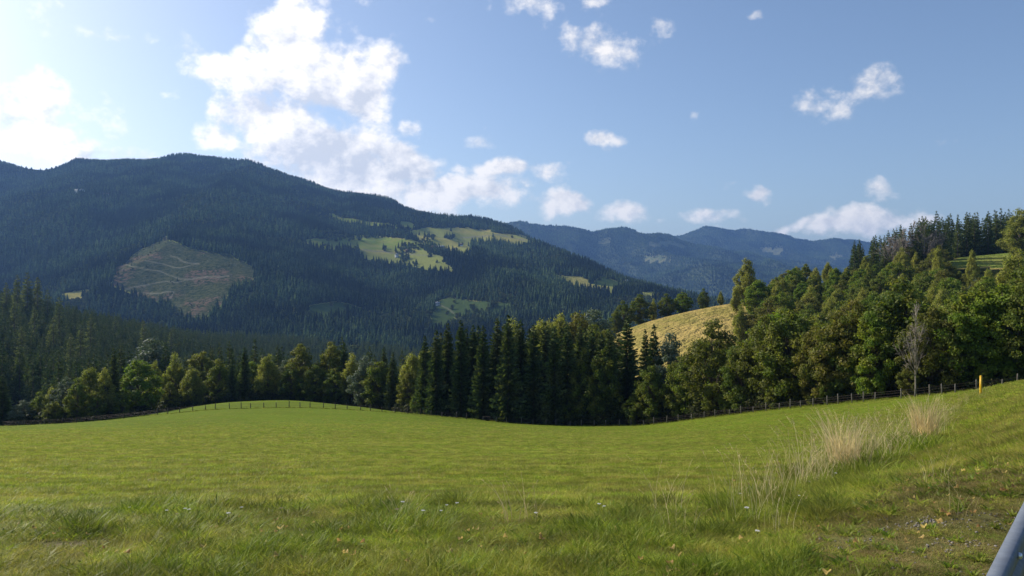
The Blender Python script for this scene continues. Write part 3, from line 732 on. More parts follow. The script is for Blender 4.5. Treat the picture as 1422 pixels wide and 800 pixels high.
GLr = 'pale larches on the left spur'
for k, (px, top, Y) in enumerate([(9,392,640),(24,381,660),(38,378,650),(52,384,655),(66,402,640),(82,412,560),(20,415,540),(48,425,520),(74,440,470),(112,448,450),(126,436,500),(238,455,620),(200,445,560),(98,462,400),(160,440,640),(30,452,420)]):
    plant(LARCH[k % 2], 'larch', px, Y, toppx=top, wide=1.05, label='pale green larch rising above the dark spruces of the left spur', cat='larch', group=GLr)

# ---------------------------------------------------------------- wooded slope at the right
CAPX = [1010,1022,1040,1056,1064,1080,1108,1150,1165,1182,1200,1232,1240,1255,1290,1308,1322,1345,1370,1400,1422,1520]
CAPY = [425, 400, 378, 392, 392, 376, 350, 353, 362, 366, 353, 352, 352, 322, 312, 345, 368, 374, 372, 370, 355, 345]
rs = random.Random(5); placed = []
cands = []
for _ in range(9000):
    u = rs.uniform((1000 - 711) / F, (1520 - 711) / F); Y = math.sqrt(rs.uniform(115 ** 2, 432 ** 2)); px = u * F + 711
    if Y < edgeY(px) + 8: continue
    x = u * Y
    if fm_at(np.array([x]), np.array([Y]))[0] != 0: continue
    if px < 1062 and Y > 230: continue
    if px < 1080 and Y < 200: continue
    if any((x - a) ** 2 + (Y - b) ** 2 < (6.2 + Y * .006) ** 2 for a, b in placed): continue
    z = float(G(x, Y)); H = rs.uniform(11, 18.5) if Y < 300 else rs.uniform(10, 15.5)
    cap = np.interp(px, CAPX, CAPY) + rs.uniform(0, 16); Hc = (400 - cap) / F * Y - z
    H = min(H, Hc)
    if H < 5.5: continue
    placed.append((x, Y)); cands.append((px, Y, H, x))
    if len(placed) > 290: break
DESC = {'A': 'dark green broadleaf tree', 'B': 'brownish green broadleaf tree', 'C': 'fresh green broadleaf tree', 'D': 'olive birch', 'K': 'spruce', 'Y': 'yellow green tree', 'S': 'silver green tree'}
for (px, Y, H, x) in cands:
    key = rs.choices('ABCDKS', (16, 12, 16, 44, 3, 2))[0] if Y > 170 else rs.choices('ABCD', (35, 25, 25, 15))[0]
    zone = 'below the upper meadow' if px > 1320 else ('under the dead grey trees' if px > 1235 else 'in the wood right of the golden field')
    ht = 'taller' if H > 13 else 'lower'
    g = DESC[key] + 's ' + zone
    if key == 'K': plant(SPRM[int(px) % 3], 'spruce', px, Y, H=H, wide=1., label='single %s spruce %s' % (ht, zone), cat='spruce', group=ht + ' ' + g)
    else: plant(LEAF[key][int(px + Y) % len(LEAF[key])], 'broadleaf_tree', px, Y, H=H, wide=rs.uniform(.95, 1.3), label='%s %s %s' % (ht, DESC[key], zone), cat='tree', group=ht + ' ' + g)
for px, Y, top, lb in [(1254,415,318,'bare grey tree against the sky, leftmost of the dead group'), (1268,422,308,'tall bare grey tree in the middle of the dead group'),
                       (1284,418,313,'bare grey tree right of the tallest one in the dead group'), (1301,425,322,'thin pale dead trunk before the dark conifers'), (1240,410,330,'grey bare tree low at the left of the dead group')]:
    plant(DEAD[(px // 3) % 2], 'dead_tree', px, Y, toppx=top, wide=1.1, label=lb, cat='dead tree', group='dead trees on the right crest')
for px, Y, top, wd, lb in [(1302,330,342,.6,'yellow green birch spire in front of the dark conifers'), (1350,335,345,.6,'slim young birch standing before the upper meadow'), (1418,425,288,1.6,'large olive tree on the crest at the right edge'),
                           (1412,200,345,1.0,'tall birch near the right edge rising past the upper meadow')]:
    plant(LEAF['D'][px % 3], 'broadleaf_tree', px, Y, toppx=top, wide=wd, label=lb, cat='tree')
# conifers on the right crest
CX = [1180, 1195, 1205, 1225, 1245, 1262, 1278, 1300, 1320, 1335, 1350, 1360, 1375, 1390, 1405, 1422, 1520]
CY = [338, 330, 334, 322, 314, 312, 300, 293, 294, 291, 290, 281, 288, 281, 290, 283, 280]
n = 0; pl = []
while n < 100:
    px = rs.uniform(1182, 1500); Y = rs.uniform(474, 530) if px > 1312 else rs.uniform(415, 470); x = (px - 711) / F * Y
    if fm_at(np.array([x]), np.array([Y]))[0] != 0: continue
    if any((x - a) ** 2 + (Y - b) ** 2 < 5.0 ** 2 for a, b in pl): pl.append((1e9, 1e9)); 
    if any((x - a) ** 2 + (Y - b) ** 2 < 3.6 ** 2 for a, b in pl): continue
    pl.append((x, Y)); n += 1
    cap = np.interp(px, CX, CY) + rs.uniform(-2, 13)
    zz = float(G(x, Y)); Hh = min((400 - cap) / F * Y - zz, 30)
    if Hh < 7: continue
    plant(SPRM[n % 3], 'spruce', px, Y, H=Hh, wide=1.02, label='dark spruce in the dense stand on the right crest above the meadow', cat='spruce', group='spruces on the right crest')

# ---------------------------------------------------------------- forests: nearest spruces one by one, the rest as one mass
def sample(N, px0, px1, Y0, Y1):
    u = rng.uniform((px0 - 711) / F, (px1 - 711) / F, N); Y = np.sqrt(rng.uniform(Y0 ** 2, Y1 ** 2, N)); return u * Y, Y
def area(px0, px1, Y0, Y1): return (px1 - px0) / F * (Y1 ** 2 - Y0 ** 2) / 2
def thin_out(x, y, d):
    key = {}; keep = np.zeros(len(x), bool); cx = np.floor(x / d).astype(int); cy = np.floor(y / d).astype(int)
    for i in range(len(x)):
        k = (cx[i], cy[i])
        if k not in key: key[k] = 1; keep[i] = True
    return keep
def wood(px0, px1, Y0, Y1, spacing, dens=2.2, margin=0.0):
    x, y = sample(int(area(px0, px1, Y0, Y1) / spacing ** 2 * dens), px0, px1, Y0, Y1)
    k = thin_out(x, y, spacing); return x[k], y[k]
parts = []
x, y = wood(-120, 690, 232, 700, 6.6); k = y > edgeY(x / y * F + 711) + 22; parts.append((x[k], y[k]))
parts.append(wood(-120, 760, 700, 1400, 9.0))
parts.append(wood(-60, 1120, 1400, 2300, 10.5))
parts.append(wood(-60, 1120, 2300, 4900, 13.5))
x, y = wood(500, 1300, 240, 700, 7.5); k = (y > 480) | ((x / y * F + 711 < 840) & (y > 250)); parts.append((x[k], y[k]))
parts.append(wood(640, 1330, 4900, 9700, 20))
fx = np.concatenate([p[0] for p in parts]); fy = np.concatenate([p[1] for p in parts])
fk = fm_at(fx, fy)
jit = rng.random(len(fx))
keep = ((fk == 0) & ~((fx / fy * F + 711 < 62) & (fy < 300))) | ((fk == 3) & (jit < .16)) | ((fk == 4) & (jit < .04)) | (((fk == 2) | (fk == 1)) & (jit < .012) & (fy > 1000))
# single trees and hedges in the meadows of the far slope
hg = fbm(fx / 60, fy / 110, 2, 91); keep |= (fk == 3) & (fbm(fx / 38, fy / 75, 3, 15) > .55) & (jit < .6)
keep |= ((fk > 0) & (fk != 3) & (fy > 1500) & (fy < 4000) & (hg > .62) & (jit < .8))
vis = seen(fx, fy, 27) > -0.002
keep &= vis
fx, fy, fk = fx[keep], fy[keep], fk[keep]; fz = G(fx, fy)
npx = fx / fy * F + 711; N = len(fx)
decid = ((fbm(fx / 140, fy / 220, 3, 61) + .9 * (rng.random(N) - .5)) > .62) & (fy > 600)
decid |= (fy > 1300) & (npx > 380) & (npx < 640) & (400 - F * fz / fy > 425) & (rng.random(N) < .22)
decid |= (fk > 0) & (rng.random(N) < .6)
stand = fbm(fx / 170, fy / 260, 3, 33)                               # stands of different age
Hs = 23 * (1 + .16 * np.clip(stand, -1, 1)) * rng.uniform(.78, 1.14, N)
Hs = np.where(fy < 700, Hs * 1.05, Hs); Hs = np.where(fy > 4900, Hs * .85, Hs); Hs = np.where(decid, Hs * .68, Hs)
Hs = np.where(fk == 3, Hs * rng.uniform(.12, .42, N), Hs)
# the rows behind the left field edge must stay under the ridge line of the spur
capx = [-200, 0, 20, 60, 100, 130, 200, 250, 300, 340, 400, 450, 500, 560, 600, 640, 690, 760]
capy = [378, 388, 378, 392, 396, 400, 424, 436, 446, 450, 455, 460, 468, 478, 478, 450, 450, 450]
capz = (400 - np.interp(npx, capx, capy) - rng.uniform(-6, 10, N)) / F * fy - fz
Hs = np.where((fy < 1400), np.clip(np.minimum(Hs, capz), 3.0, 34), Hs)
ok = Hs > 4; fx, fy, fz, Hs, decid, npx, fk = [a[ok] for a in (fx, fy, fz, Hs, decid, npx, fk)]
ov = seen(fx, fy, Hs); score = np.minimum(ov, Hs / fy); score = np.where(decid | (fy > 1400), -1, score)
top_n = np.argsort(-score)[:185]
ind = np.zeros(len(fx), bool); ind[top_n] = True
for i in top_n:
    far = 'in front of the spur forest' if fy[i] < 420 else ('high on the forested spur' if npx[i] < 200 else 'on the lower forested spur')
    side = 'at the far left' if npx[i] < 160 else ('left of the hump' if npx[i] < 420 else 'behind the hump')
    hh = 'tall' if Hs[i] > 23 else 'smaller'
    lb = '%s dark spruce packed among others %s, %s' % (hh, far, side)
    m_ = SPRM[i % 3]; s = Hs[i] / m_['H']
    e = empty('spruce', (fx[i], fy[i], fz[i]), rng.uniform(0, 6.28), (s * 1.02, s * 1.02, s)); tag(e, lb, 'spruce', '%s spruces %s, %s' % (hh, far, side))
    for pn, me in m_['parts']: obj(pn, me, e)

# far forest prototypes (only used as instance sources)
def far_conifer(seed, tiers=6, k=7):
    r = np.random.default_rng(seed); V = []; Tt = []
    for t in range(tiers):
        h0 = .06 + .80 * t / tiers; R0 = .175 * (1 - t / (tiers + .6)) ** .85; top = h0 + .30 * (1 - .35 * t / tiers)
        if t == tiers - 1: top = 1.0
        c = len(V); V.append([0, 0, min(top, 1)])
        for j in range(2 * k):
            a = (j + r.normal(0, .12)) / (2 * k) * 6.283; rr = R0 * (1.12 if j % 2 else .62) * r.uniform(.85, 1.15)
            V.append([rr * math.cos(a), rr * math.sin(a), h0 + (0 if j % 2 else .045) + r.normal(0, .012)])
        for j in range(2 * k): Tt.append([c, c + 1 + j, c + 1 + (j + 1) % (2 * k)])
    return mesh_np('far_conifer', np.array(V), [np.array(Tt)], M['forest'])
def far_leafy(seed):
    r = np.random.default_rng(seed); V = []; 
    for c in range(12):
        d = r.normal(size=3); d /= np.linalg.norm(d); p = np.array([0, 0, .56]) + d * np.array([.26, .26, .30]) * r.uniform(.4, 1)
        for q in range(26):
            e = r.normal(size=3); e /= np.linalg.norm(e); c0 = p + e * .13; a = np.cross(e + r.normal(0, .4, 3), [0.3, .2, 1]); a /= np.linalg.norm(a); b = np.cross(e, a)
            s = .055 * r.uniform(.7, 1.4); V += [c0 - a * s, c0 - b * s, c0 + a * s, c0 + b * s]
    V = np.array(V); return mesh_np('far_leafy', V, [np.arange(len(V)).reshape(-1, 4)], M['farleaf'])
src = bpy.data.collections.new('forest_sources')
def source(nm, me, scale=1.0):
    o = bpy.data.objects.new(nm, me); src.objects.link(o); return o
# mid-range sources in unit height
def unit_mid(k):
    p = SPRM[k]; me = p['parts'][0][1].copy(); me.transform(__import__('mathutils').Matrix.Scale(1 / p['H'], 4)); return me
names = []
for k in range(3): source('source_%d' % k, far_conifer(200 + k))
for k in range(2): source('source_%d' % (3 + k), far_leafy(300 + k))
for k in range(3): source('source_%d' % (5 + k), unit_mid(k))
def scatter(name, P3, idx, scl, rot, coll, kind='stuff', label=None, cat=None, tilt=None):
    n_ = len(P3)
    rotv = np.zeros((n_, 3)); rotv[:, 2] = rot
    if tilt is not None: rotv[:, :2] = tilt
    sc3 = scl if scl.ndim == 2 else np.repeat(scl[:, None], 3, 1)
    me = bpy.data.meshes.new(name); me.vertices.add(n_); me.vertices.foreach_set('co', np.asarray(P3, np.float32).ravel())
    a = me.attributes.new('idx', 'INT', 'POINT'); a.data.foreach_set('value', idx.astype(np.int32))
    a = me.attributes.new('scl', 'FLOAT_VECTOR', 'POINT'); a.data.foreach_set('vector', sc3.astype(np.float32).ravel())
    a = me.attributes.new('rot', 'FLOAT_VECTOR', 'POINT'); a.data.foreach_set('vector', rotv.astype(np.float32).ravel())
    o = obj(name, me); g = bpy.data.node_groups.new(name + '_nodes', 'GeometryNodeTree')
    g.interface.new_socket('Geometry', in_out='INPUT', socket_type='NodeSocketGeometry'); g.interface.new_socket('Geometry', in_out='OUTPUT', socket_type='NodeSocketGeometry')
    gi = g.nodes.new('NodeGroupInput'); go = g.nodes.new('NodeGroupOutput'); ip = g.nodes.new('GeometryNodeInstanceOnPoints'); ci = g.nodes.new('GeometryNodeCollectionInfo')
    ci.inputs['Collection'].default_value = coll; ci.inputs['Separate Children'].default_value = True; ci.inputs['Reset Children'].default_value = True
    def na(nm, ty):
        q = g.nodes.new('GeometryNodeInputNamedAttribute'); q.data_type = ty; q.inputs[0].default_value = nm; return q.outputs[0]
    g.links.new(gi.outputs[0], ip.inputs['Points']); g.links.new(ci.outputs[0], ip.inputs['Instance']); ip.inputs['Pick Instance'].default_value = True
    g.links.new(na('idx', 'INT'), ip.inputs['Instance Index'])
    e2r = g.nodes.new('FunctionNodeEulerToRotation'); g.links.new(na('rot', 'FLOAT_VECTOR'), e2r.inputs[0]); g.links.new(e2r.outputs[0], ip.inputs['Rotation'])
    g.links.new(na('scl', 'FLOAT_VECTOR'), ip.inputs['Scale']); g.links.new(ip.outputs[0], go.inputs[0])
    md = o.modifiers.new('scatter', 'NODES'); md.node_group = g
    tag(o, label, cat, kind=kind); return o
r_ = ~ind
x_, y_, z_, H_, d_ = fx[r_], fy[r_], fz[r_], Hs[r_], decid[r_]
idx = rng.integers(0, 3, len(x_)); idx = np.where(y_ < 1300, 5 + rng.integers(0, 3, len(x_)), idx); idx = np.where(d_, 3 + rng.integers(0, 2, len(x_)), idx)
wid = np.where(d_, H_ * 1.15, np.where(y_ > 4900, H_ * 2.6, np.where(y_ > 1300, H_ * 1.35, H_)))
print('forest instances', len(x_))
scatter('forest', np.stack([x_, y_, z_ - H_ * np.where(d_, .18, .03)], -1), idx, np.stack([wid, wid, H_], -1), rng.uniform(0, 6.28, len(x_)), src,
        label='dense dark spruce forest covering the mountain slopes and the spur', cat='forest')

# ---------------------------------------------------------------- dark undergrowth along the field edge
M['brush'] = material('undergrowth_leaves', foliage((.040, .055, .014), (.060, .070, .018), (.090, .080, .030), .25))
BUSH = [make_broadleaf(500 + i, 3.2, 2.2, M['brush'], base=-.05, nclump=26, leaves=120, size=.26, clumpr=1.3) for i in range(3)]
for k, px in enumerate(np.arange(-20, 1500, 13.5)):
    px = px + rs.uniform(-4, 4); Y = edgeY(px) + rs.uniform(2.5, 6.5)
    if 1238 < px < 1262: continue
    zn = 'left of the hump' if px < 195 else ('behind the hump' if px < 585 else ('under the middle spruces' if px < 915 else 'under the right hand maples'))
    plant(BUSH[k % 3], 'bush', px, Y, H=rs.uniform(2.0, 4.2), wide=1.25, label='low dark shrub of the undergrowth %s' % zn, cat='shrub', group='undergrowth shrubs ' + zn)

# ---------------------------------------------------------------- fences
M['post'] = material('weathered_fence_wood', lambda t: bsdf(t, t.mix(t.noise(t.n('ShaderNodeNewGeometry').outputs['Position'], 6, 4), (.10, .085, .065), (.28, .25, .21)), .9))
M['darkpost'] = material('dark_fence_wood', lambda t: bsdf(t, t.mix(t.noise(t.n('ShaderNodeNewGeometry').outputs['Position'], 6, 4), (.045, .036, .028), (.12, .10, .08)), .9))
M['wire'] = material('rusty_wire', lambda t: bsdf(t, (.10, .08, .07), .6, .4, .6))
def fence(name, pts, hts, lab, pm, rad=.065, wires=(.45, .8, 1.1)):
    base = pts[0]; root = empty(name, base); tag(root, lab, 'fence')
    r = np.random.default_rng(len(pts)); tops = []
    for i, (p, h) in enumerate(zip(pts, hts)):
        m = MB(); q = np.array(p) - base; ln = r.normal(0, .05, 2)
        m.tube(np.array([q + [0, 0, -.3], q + [ln[0] * .5, ln[1] * .5, h * .5], q + [ln[0], ln[1], h - .06], q + [ln[0], ln[1], h]]), [rad, rad, rad * .95, rad * .5], 7)
        obj('post', m.mesh('fence_post', pm, False), root); tops.append((q, ln, h))
    w = MB()
    for wh in wires:
        P_ = np.array([q + np.array([l[0], l[1], 0]) * (wh / h) + np.array([0, -rad, min(wh, h - .05)]) for q, l, h in tops])
        w.tube(P_, np.full(len(P_), .012), 4)
    obj('wire', w.mesh('fence_wire', M['wire']), root); return root
def fpts(pxs, Yf, r):
    out = []
    for px in pxs:
        px = px + r.uniform(-2.5, 2.5); Y = Yf(px); out.append(np.array(at(px, Y)))
    return out
r = np.random.default_rng(4)
lp = fpts(list(np.arange(2, 190, 21)) + list(np.arange(200, 660, 16.6)), lambda p: np.interp(p, [0, 120, 190, 230, 400, 560, 660], [178, 177, 172, 168, 165, 164, 163]), r)
fence('wire_fence', lp, list(r.uniform(1.0, 1.45, len(lp))), 'wooden post and wire fence running across the front of the grassy hump', M['darkpost'], .085)
rp = fpts(list(np.arange(672, 1230, 17)) + [1250, 1272, 1292, 1309, 1327, 1354, 1390, 1411, 1436], lambda p: edgeY(p) - np.interp(p, [600, 1150, 1422], [2.5, 3.0, 4.0]), r)
fence('wire_fence', rp, list(r.uniform(.95, 1.5, len(rp))), 'pale wooden post and wire fence along the foot of the dark wood at right', M['post'], .075)
# fallen bar and a small row of greyer grass under the left fence
def grass_line(): pass

# yellow marker pole on the bank
M['yellow'] = material('yellow_paint', lambda t: bsdf(t, t.mix(t.noise(t.n('ShaderNodeNewGeometry').outputs['Position'], 9, 3), (.78, .42, .012), (.85, .52, .02)), .45, .4))
M['blackband'] = material('dark_plastic', lambda t: bsdf(t, (.05, .05, .05), .5))
bx, by, bz = at(1362, 50)
root = empty('marker_pole', (bx, by, bz)); tag(root, 'bright yellow marker pole standing alone on the grassy bank', 'marker pole')
m = MB(); m.tube(np.array([[0, 0, -.4], [0, 0, .6], [.01, 0, 1.24]]), [.07, .07, .07], 12); obj('pole', m.mesh('marker_pole_tube', M['yellow'], True), root)
m = MB(); m.tube(np.array([[.01, 0, 1.241], [.01, 0, 1.27], [.01, 0, 1.285]]), [.073, .07, .03], 12); obj('cap', m.mesh('marker_pole_cap', M['yellow'], True), root)

# ---------------------------------------------------------------- guardrail by the camera
M['galv'] = material('galvanised_steel', lambda t: bsdf(t, t.mix(t.noise(t.n('ShaderNodeNewGeometry').outputs['Position'], 14, 4), (.115, .13, .155), (.21, .235, .27)), t.ramp(t.noise(t.n('ShaderNodeNewGeometry').outputs['Position'], 30, 3), .3, .7, .5, .7), .4, .25))
M['bolt'] = material('zinc_bolt', lambda t: bsdf(t, (.75, .76, .78), .35, .5, .8))
GP0 = np.array([-.45, 0.0]); gd = np.array([.63, .80]); gd /= np.linalg.norm(gd); gn = np.array([gd[1], -gd[0]])   # gn = towards the road
root = empty('guardrail', (1.46, 2.36, -1.62), math.atan2(gd[1], gd[0])); tag(root, 'blue grey galvanised guardrail cutting the lower right corner', 'guardrail')
prof = [(-.036, -.014), (-.036, 0.0), (0, 0), (.008, -.006), (.008, -.055), (-.014, -.072), (-.014, -.090), (.008, -.107), (.008, -.155), (.003, -.155), (.003, -.109), (-.019, -.092), (-.019, -.070), (.003, -.053), (.003, -.010), (-.031, -.005), (-.031, -.014)]
m = MB(); L0, L1, ztop = -2.2, 9.0, .75
Vv = []; npf = len(prof)
for s_ in np.linspace(L0, L1, 24):
    zz_ = ztop - .075 * max(s_ - 1.5, 0)
    for (o_, z_) in prof: Vv.append([s_, -o_, zz_ + z_])
Qv = [[i * npf + j, (i + 1) * npf + j, (i + 1) * npf + (j + 1) % npf, i * npf + (j + 1) % npf] for i in range(23) for j in range(npf)]
m.add(Vv, Qv); obj('beam', m.mesh('guardrail_beam', M['galv']), root)
for s_ in (-1.7, 2.8, 4.8, 6.8, 8.6):
    m = MB(); zt = ztop - .075 * max(s_ - 1.5, 0)
    m.box((s_, .075, zt / 2 - .35), (.055, .10, zt + .45)); obj('post', m.mesh('guardrail_post', M['galv']), root)
for s_ in (-.6, .38, .62, 1.15, 2.0, 3.2, 4.3):
    m = MB(); zt = ztop - .075 * max(s_ - 1.5, 0)
    m.tube(np.array([[s_, -.007, zt - .030], [s_, -.018, zt - .030], [s_, -.022, zt - .030]]), [.012, .011, .005], 8); obj('bolt', m.mesh('guardrail_bolt', M['bolt'], True), root)

# ---------------------------------------------------------------- farmhouses on the far slopes
M['plaster'] = material('white_plaster', lambda t: bsdf(t, (.78, .76, .72), .9)); M['timber'] = material('brown_timber', lambda t: bsdf(t, (.16, .10, .065), .85))
M['rooft'] = material('brown_red_roof', lambda t: bsdf(t, (.22, .13, .10), .8)); M['roofg'] = material('grey_roof', lambda t: bsdf(t, (.30, .31, .33), .7)); M['glass'] = material('window_glass', lambda t: bsdf(t, (.03, .04, .05), .1, .5))
def house(px, Y, w, d, h, rz, wallm, roofm, lab, timber=True, cat='house', grp=None):
    x, y, z = at(px, Y); root = empty('farmhouse', (x, y, z), rz); tag(root, lab, cat, grp)
    m = MB(); m.box((0, 0, h * .3 - 1.5), (w, d, h * .6 + 3)); obj('wall', m.mesh('farmhouse_wall', wallm), root)
    m = MB(); m.box((0, 0, h * .6 + h * .2), (w + .3, d + .3, h * .4)); obj('upper_storey', m.mesh('farmhouse_upper_storey', M['timber'] if timber else wallm), root)
    rh = d * .38; o_ = 1.1; m = MB(); a, b = w / 2 + o_, d / 2 + o_
    m.add([[-a, -b, h - .1], [a, -b, h - .1], [a, b, h - .1], [-a, b, h - .1], [-a, 0, h + rh], [a, 0, h + rh]], [[0, 1, 5, 4], [2, 3, 4, 5], [3, 2, 1, 0]], [[1, 2, 5], [3, 0, 4]])
    rf = obj('roof', m.mesh('farmhouse_roof', roofm), root); m = MB(); m.box((w * .2, d * .12, h + rh), (1.1, 1.1, 2.4)); obj('chimney', m.mesh('farmhouse_chimney', wallm), rf)
    for fl in (.22, .66):
        for k in range(3):
            m = MB(); m.box(((k - 1) * w * .3, -d / 2 - .2, h * fl + .5), (1.3, .12, 1.4)); obj('window', m.mesh('farmhouse_window', M['glass']), root)
    return root
for a in [(613,2720,20,12,8,.25,M['plaster'],M['roofg'],'white walled farmhouse at the upper edge of the sunlit fields',True),
          (603,2730,15,9,5,-.3,M['timber'],M['rooft'],'brown barn left of the farmhouse above the sunlit fields',True),
          (551,2560,11,9,8,1.3,M['plaster'],M['roofg'],'small white house standing among trees beside the striped meadow',False),
          (566,2600,13,9,5,.2,M['timber'],M['rooft'],'brown barn just right of the small white house',True),
          (640,2800,14,9,5,.1,M['plaster'],M['rooft'],'pale barn on the right part of the golden slope',True),
          (628,3400,16,9,5,.1,M['plaster'],M['rooft'],'farmhouse near the ridge above the golden slope',True),
          (110,2950,34,14,11,-.15,M['plaster'],M['roofg'],'large white building high on the dark left slope',False),
          (148,2980,16,10,6,.15,M['plaster'],M['rooft'],'low pale house right of the large white building',True),
          (870,2330,14,10,8,.3,M['plaster'],M['roofg'],'white farmhouse low on the right flank of the big hill',True),
          (700,2900,12,9,5,.3,M['timber'],M['rooft'],'small barn near the right end of the high pasture',True),
          (606,1960,15,10,5,.4,M['plaster'],M['roofg'],'pale roofed hut in the lower dark forest',False)]:
    house(*a, grp='farmhouses on the far slopes')

# ---------------------------------------------------------------- grass: every tuft a real bunch of blades
def blade_mat(name, c1, c2, c3):
    def fn(t):
        oi = t.n('ShaderNodeObjectInfo'); g = attr(t, 'tone'); pos = t.n('ShaderNodeNewGeometry').outputs['Position']
        n = t.noise(pos, .8, 2)
        c = t.mix(g, c1, c2); c = t.mix(t.ramp(t.math('ADD', t.math('MULTIPLY', oi.outputs['Random'], .5), n), .58, .96, 0, .88), c, c3)
        mow = t.noise(t.vmath('MULTIPLY', pos, (.035, .55, .2)), 1.0, 3, .6); clump_ = t.noise(pos, 1.7, 3, .6)
        c = t.mix(1.0, c, t.vmath('SCALE', (1, 1, 1), t.math('MULTIPLY', t.ramp(mow, .34, .66, 1.10, .88), t.ramp(clump_, .36, .64, .68, 1.27))), 'MULTIPLY')
        d = bsdf(t, c, .55, .2); tr = t.n('ShaderNodeBsdfTranslucent'); t.put(tr.inputs[0], c)
        mx = t.n('ShaderNodeMixShader'); mx.inputs[0].default_value = .5; t.put(mx.inputs[1], d); t.put(mx.inputs[2], tr.outputs[0]); return mx.outputs[0]
    return material(name, fn)
M['blade'] = blade_mat('green_grass_blades', (.155, .235, .014), (.40, .47, .042), (.44, .38, .08))
M['lush'] = blade_mat('lush_grass_blades', (.12, .20, .015), (.31, .37, .034), (.30, .30, .045))
M['dry'] = blade_mat('dry_straw', (.66, .53, .24), (.82, .70, .40), (.58, .45, .22))
M['litter'] = blade_mat('withered_grass', (.30, .22, .08), (.42, .33, .14), (.24, .24, .05))
def tuft(seed, n, spread, hmin, hmax, width, bend, mat, head=0.0, lean=0.0, seg=4):
    r = np.random.default_rng(seed); V = []; Q = []; T_ = []; tone = []
    for i in range(n):
        a = r.uniform(0, 6.283); rr = spread * r.random() ** .6; b = np.array([rr * math.cos(a), rr * math.sin(a), -.01]); h = r.uniform(hmin, hmax)
        la = a + r.normal(0, .9); ld = np.array([math.cos(la), math.sin(la)]); bd = bend * r.uniform(.3, 1.5) * h; sd = np.array([-ld[1], ld[0], 0]); ro = r.uniform(0, 6.28)
        sd = np.array([math.cos(ro), math.sin(ro), 0]); w_ = width * r.uniform(.7, 1.3); tn = r.random(); c0 = len(V)
        for k in range(seg):
            t_ = k / seg; p = b + np.array([ld[0] * bd * t_ ** 2 + lean * h * t_ ** 2, ld[1] * bd * t_ ** 2, h * t_ * (1 - .25 * bend * t_)]); ww = w_ * (1 - .75 * t_ ** 1.5) * .5
            V += [p - sd * ww, p + sd * ww]; tone += [tn, tn]
        p = b + np.array([ld[0] * bd + lean * h, ld[1] * bd, h * (1 - .25 * bend)]); V.append(p); tone.append(tn)
        for k in range(seg - 1): Q.append([c0 + 2 * k, c0 + 2 * k + 1, c0 + 2 * k + 3, c0 + 2 * k + 2])
        T_.append([c0 + 2 * seg - 2, c0 + 2 * seg - 1, c0 + 2 * seg])
        if head and r.random() < head:                                   # seed head: little spikelets along the tip
            tip = np.array(V[-1]); prev = np.array(V[-3]); dv = tip - prev; dv /= np.linalg.norm(dv) + 1e-9; HL = h * r.uniform(.12, .2)
            for q in range(14):
                s_ = q / 14; c = tip - dv * HL * (1 - s_); e = r.normal(size=3); e /= np.linalg.norm(e); l_ = .018 * (1.2 - abs(s_ - .4)) * (h / .8) + .004; c1 = len(V); e2 = np.cross(dv, e) * .0035
                V += [c - e2, c + dv * l_ * .4 + e * l_ * .6, c + e2 + dv * .004]; tone += [tn] * 3; T_.append([c1, c1 + 1, c1 + 2])
    return mesh_np('tuft', np.array(V), [np.array(Q), np.array(T_)], mat, False, {'tone': np.array(tone)})
gsrc = bpy.data.collections.new('grass_sources')
def gs(k, me): o = bpy.data.objects.new('grass_source_%02d' % k, me); gsrc.objects.link(o)
for k in range(3): gs(k, tuft(10 + k, 46, .14, .025, .075, .006, .9, M['blade'], seg=3))                 # 0-2 short sward
for k in range(3): gs(3 + k, tuft(20 + k, 44, .12, .04, .115, .0055, .95, M['blade']))                     # 3-5 verge
for k in range(2): gs(6 + k, tuft(30 + k, 56, .13, .08, .20, .007, .8, M['lush']))                    # 6-7 lush bunch
for k in range(2): gs(8 + k, tuft(40 + k, 9, .15, .30, .62, .0035, .45, M['dry'], head=.8))              # 8-9 thin stalks
for k in range(2): gs(10 + k, tuft(50 + k, 30, .14, .02, .07, .006, 1.3, M['litter'], seg=3))             # 10-11 withered
for k in range(2): gs(12 + k, tuft(60 + k, 60, .42, .03, .08, .020, .9, M['blade'], seg=2))               # 12-13 coarse, far field
for k in range(2): gs(14 + k, tuft(70 + k, 16, .05, .05, .13, .030, 1.1, M['lush'], seg=4))                # 14-15 broad leafed weeds
def gsamp(N, u0, u1, Y0, Y1):
    u = rng.uniform(u0, u1, N); Y = np.sqrt(rng.uniform(Y0 ** 2, Y1 ** 2, N)); return u * Y, Y
GX, GYs, GI, GS = [], [], [], []
def addg(x, y, idx, s): GX.append(x); GYs.append(y); GI.append(idx); GS.append(s)
def bank(x, y):          # 0 field .. 1 bank
    px = x / y * F + 711; lim = np.interp(y, [4, 8, 14, 20, 35, 50, 70], [1130, 1110, 1165, 1240, 1310, 1345, 1370]); return np.clip((px - lim) / 60 + .5, 0, 1)
# foreground verge 3.6 - 11 m
x, y = gsamp(56000, -.72, .74, 3.4, 11.5); sm = soil_mask(x, y); fade = np.clip((11.0 - y) / 5, 0, 1)
pt = fbm(x / .9, y / .9, 3, 71); kk = (rng.random(len(x)) > sm * 1.05) & (rng.random(len(x)) < .35 + .65 * fade)
x, y, sm, pt, fade = x[kk], y[kk], sm[kk], pt[kk], fade[kk]; q = rng.random(len(x)); br = bank(x, y)
ii = np.where(q < .62, rng.integers(3, 6, len(x)), rng.integers(0, 3, len(x)))
ii = np.where((pt > .0) & (q < .16), rng.integers(6, 8, len(x)), ii)
ii = np.where((q > .86) | ((pt < -.18) & (q > .45)) | ((sm > .12) & (q > .35)), rng.integers(10, 12, len(x)), ii)
ii = np.where((q > .79) & (q < .86), rng.integers(14, 16, len(x)), ii)
ii = np.where((q > .9985) & (y > 5.5) & (x > 1.0), rng.integers(8, 10, len(x)), ii)
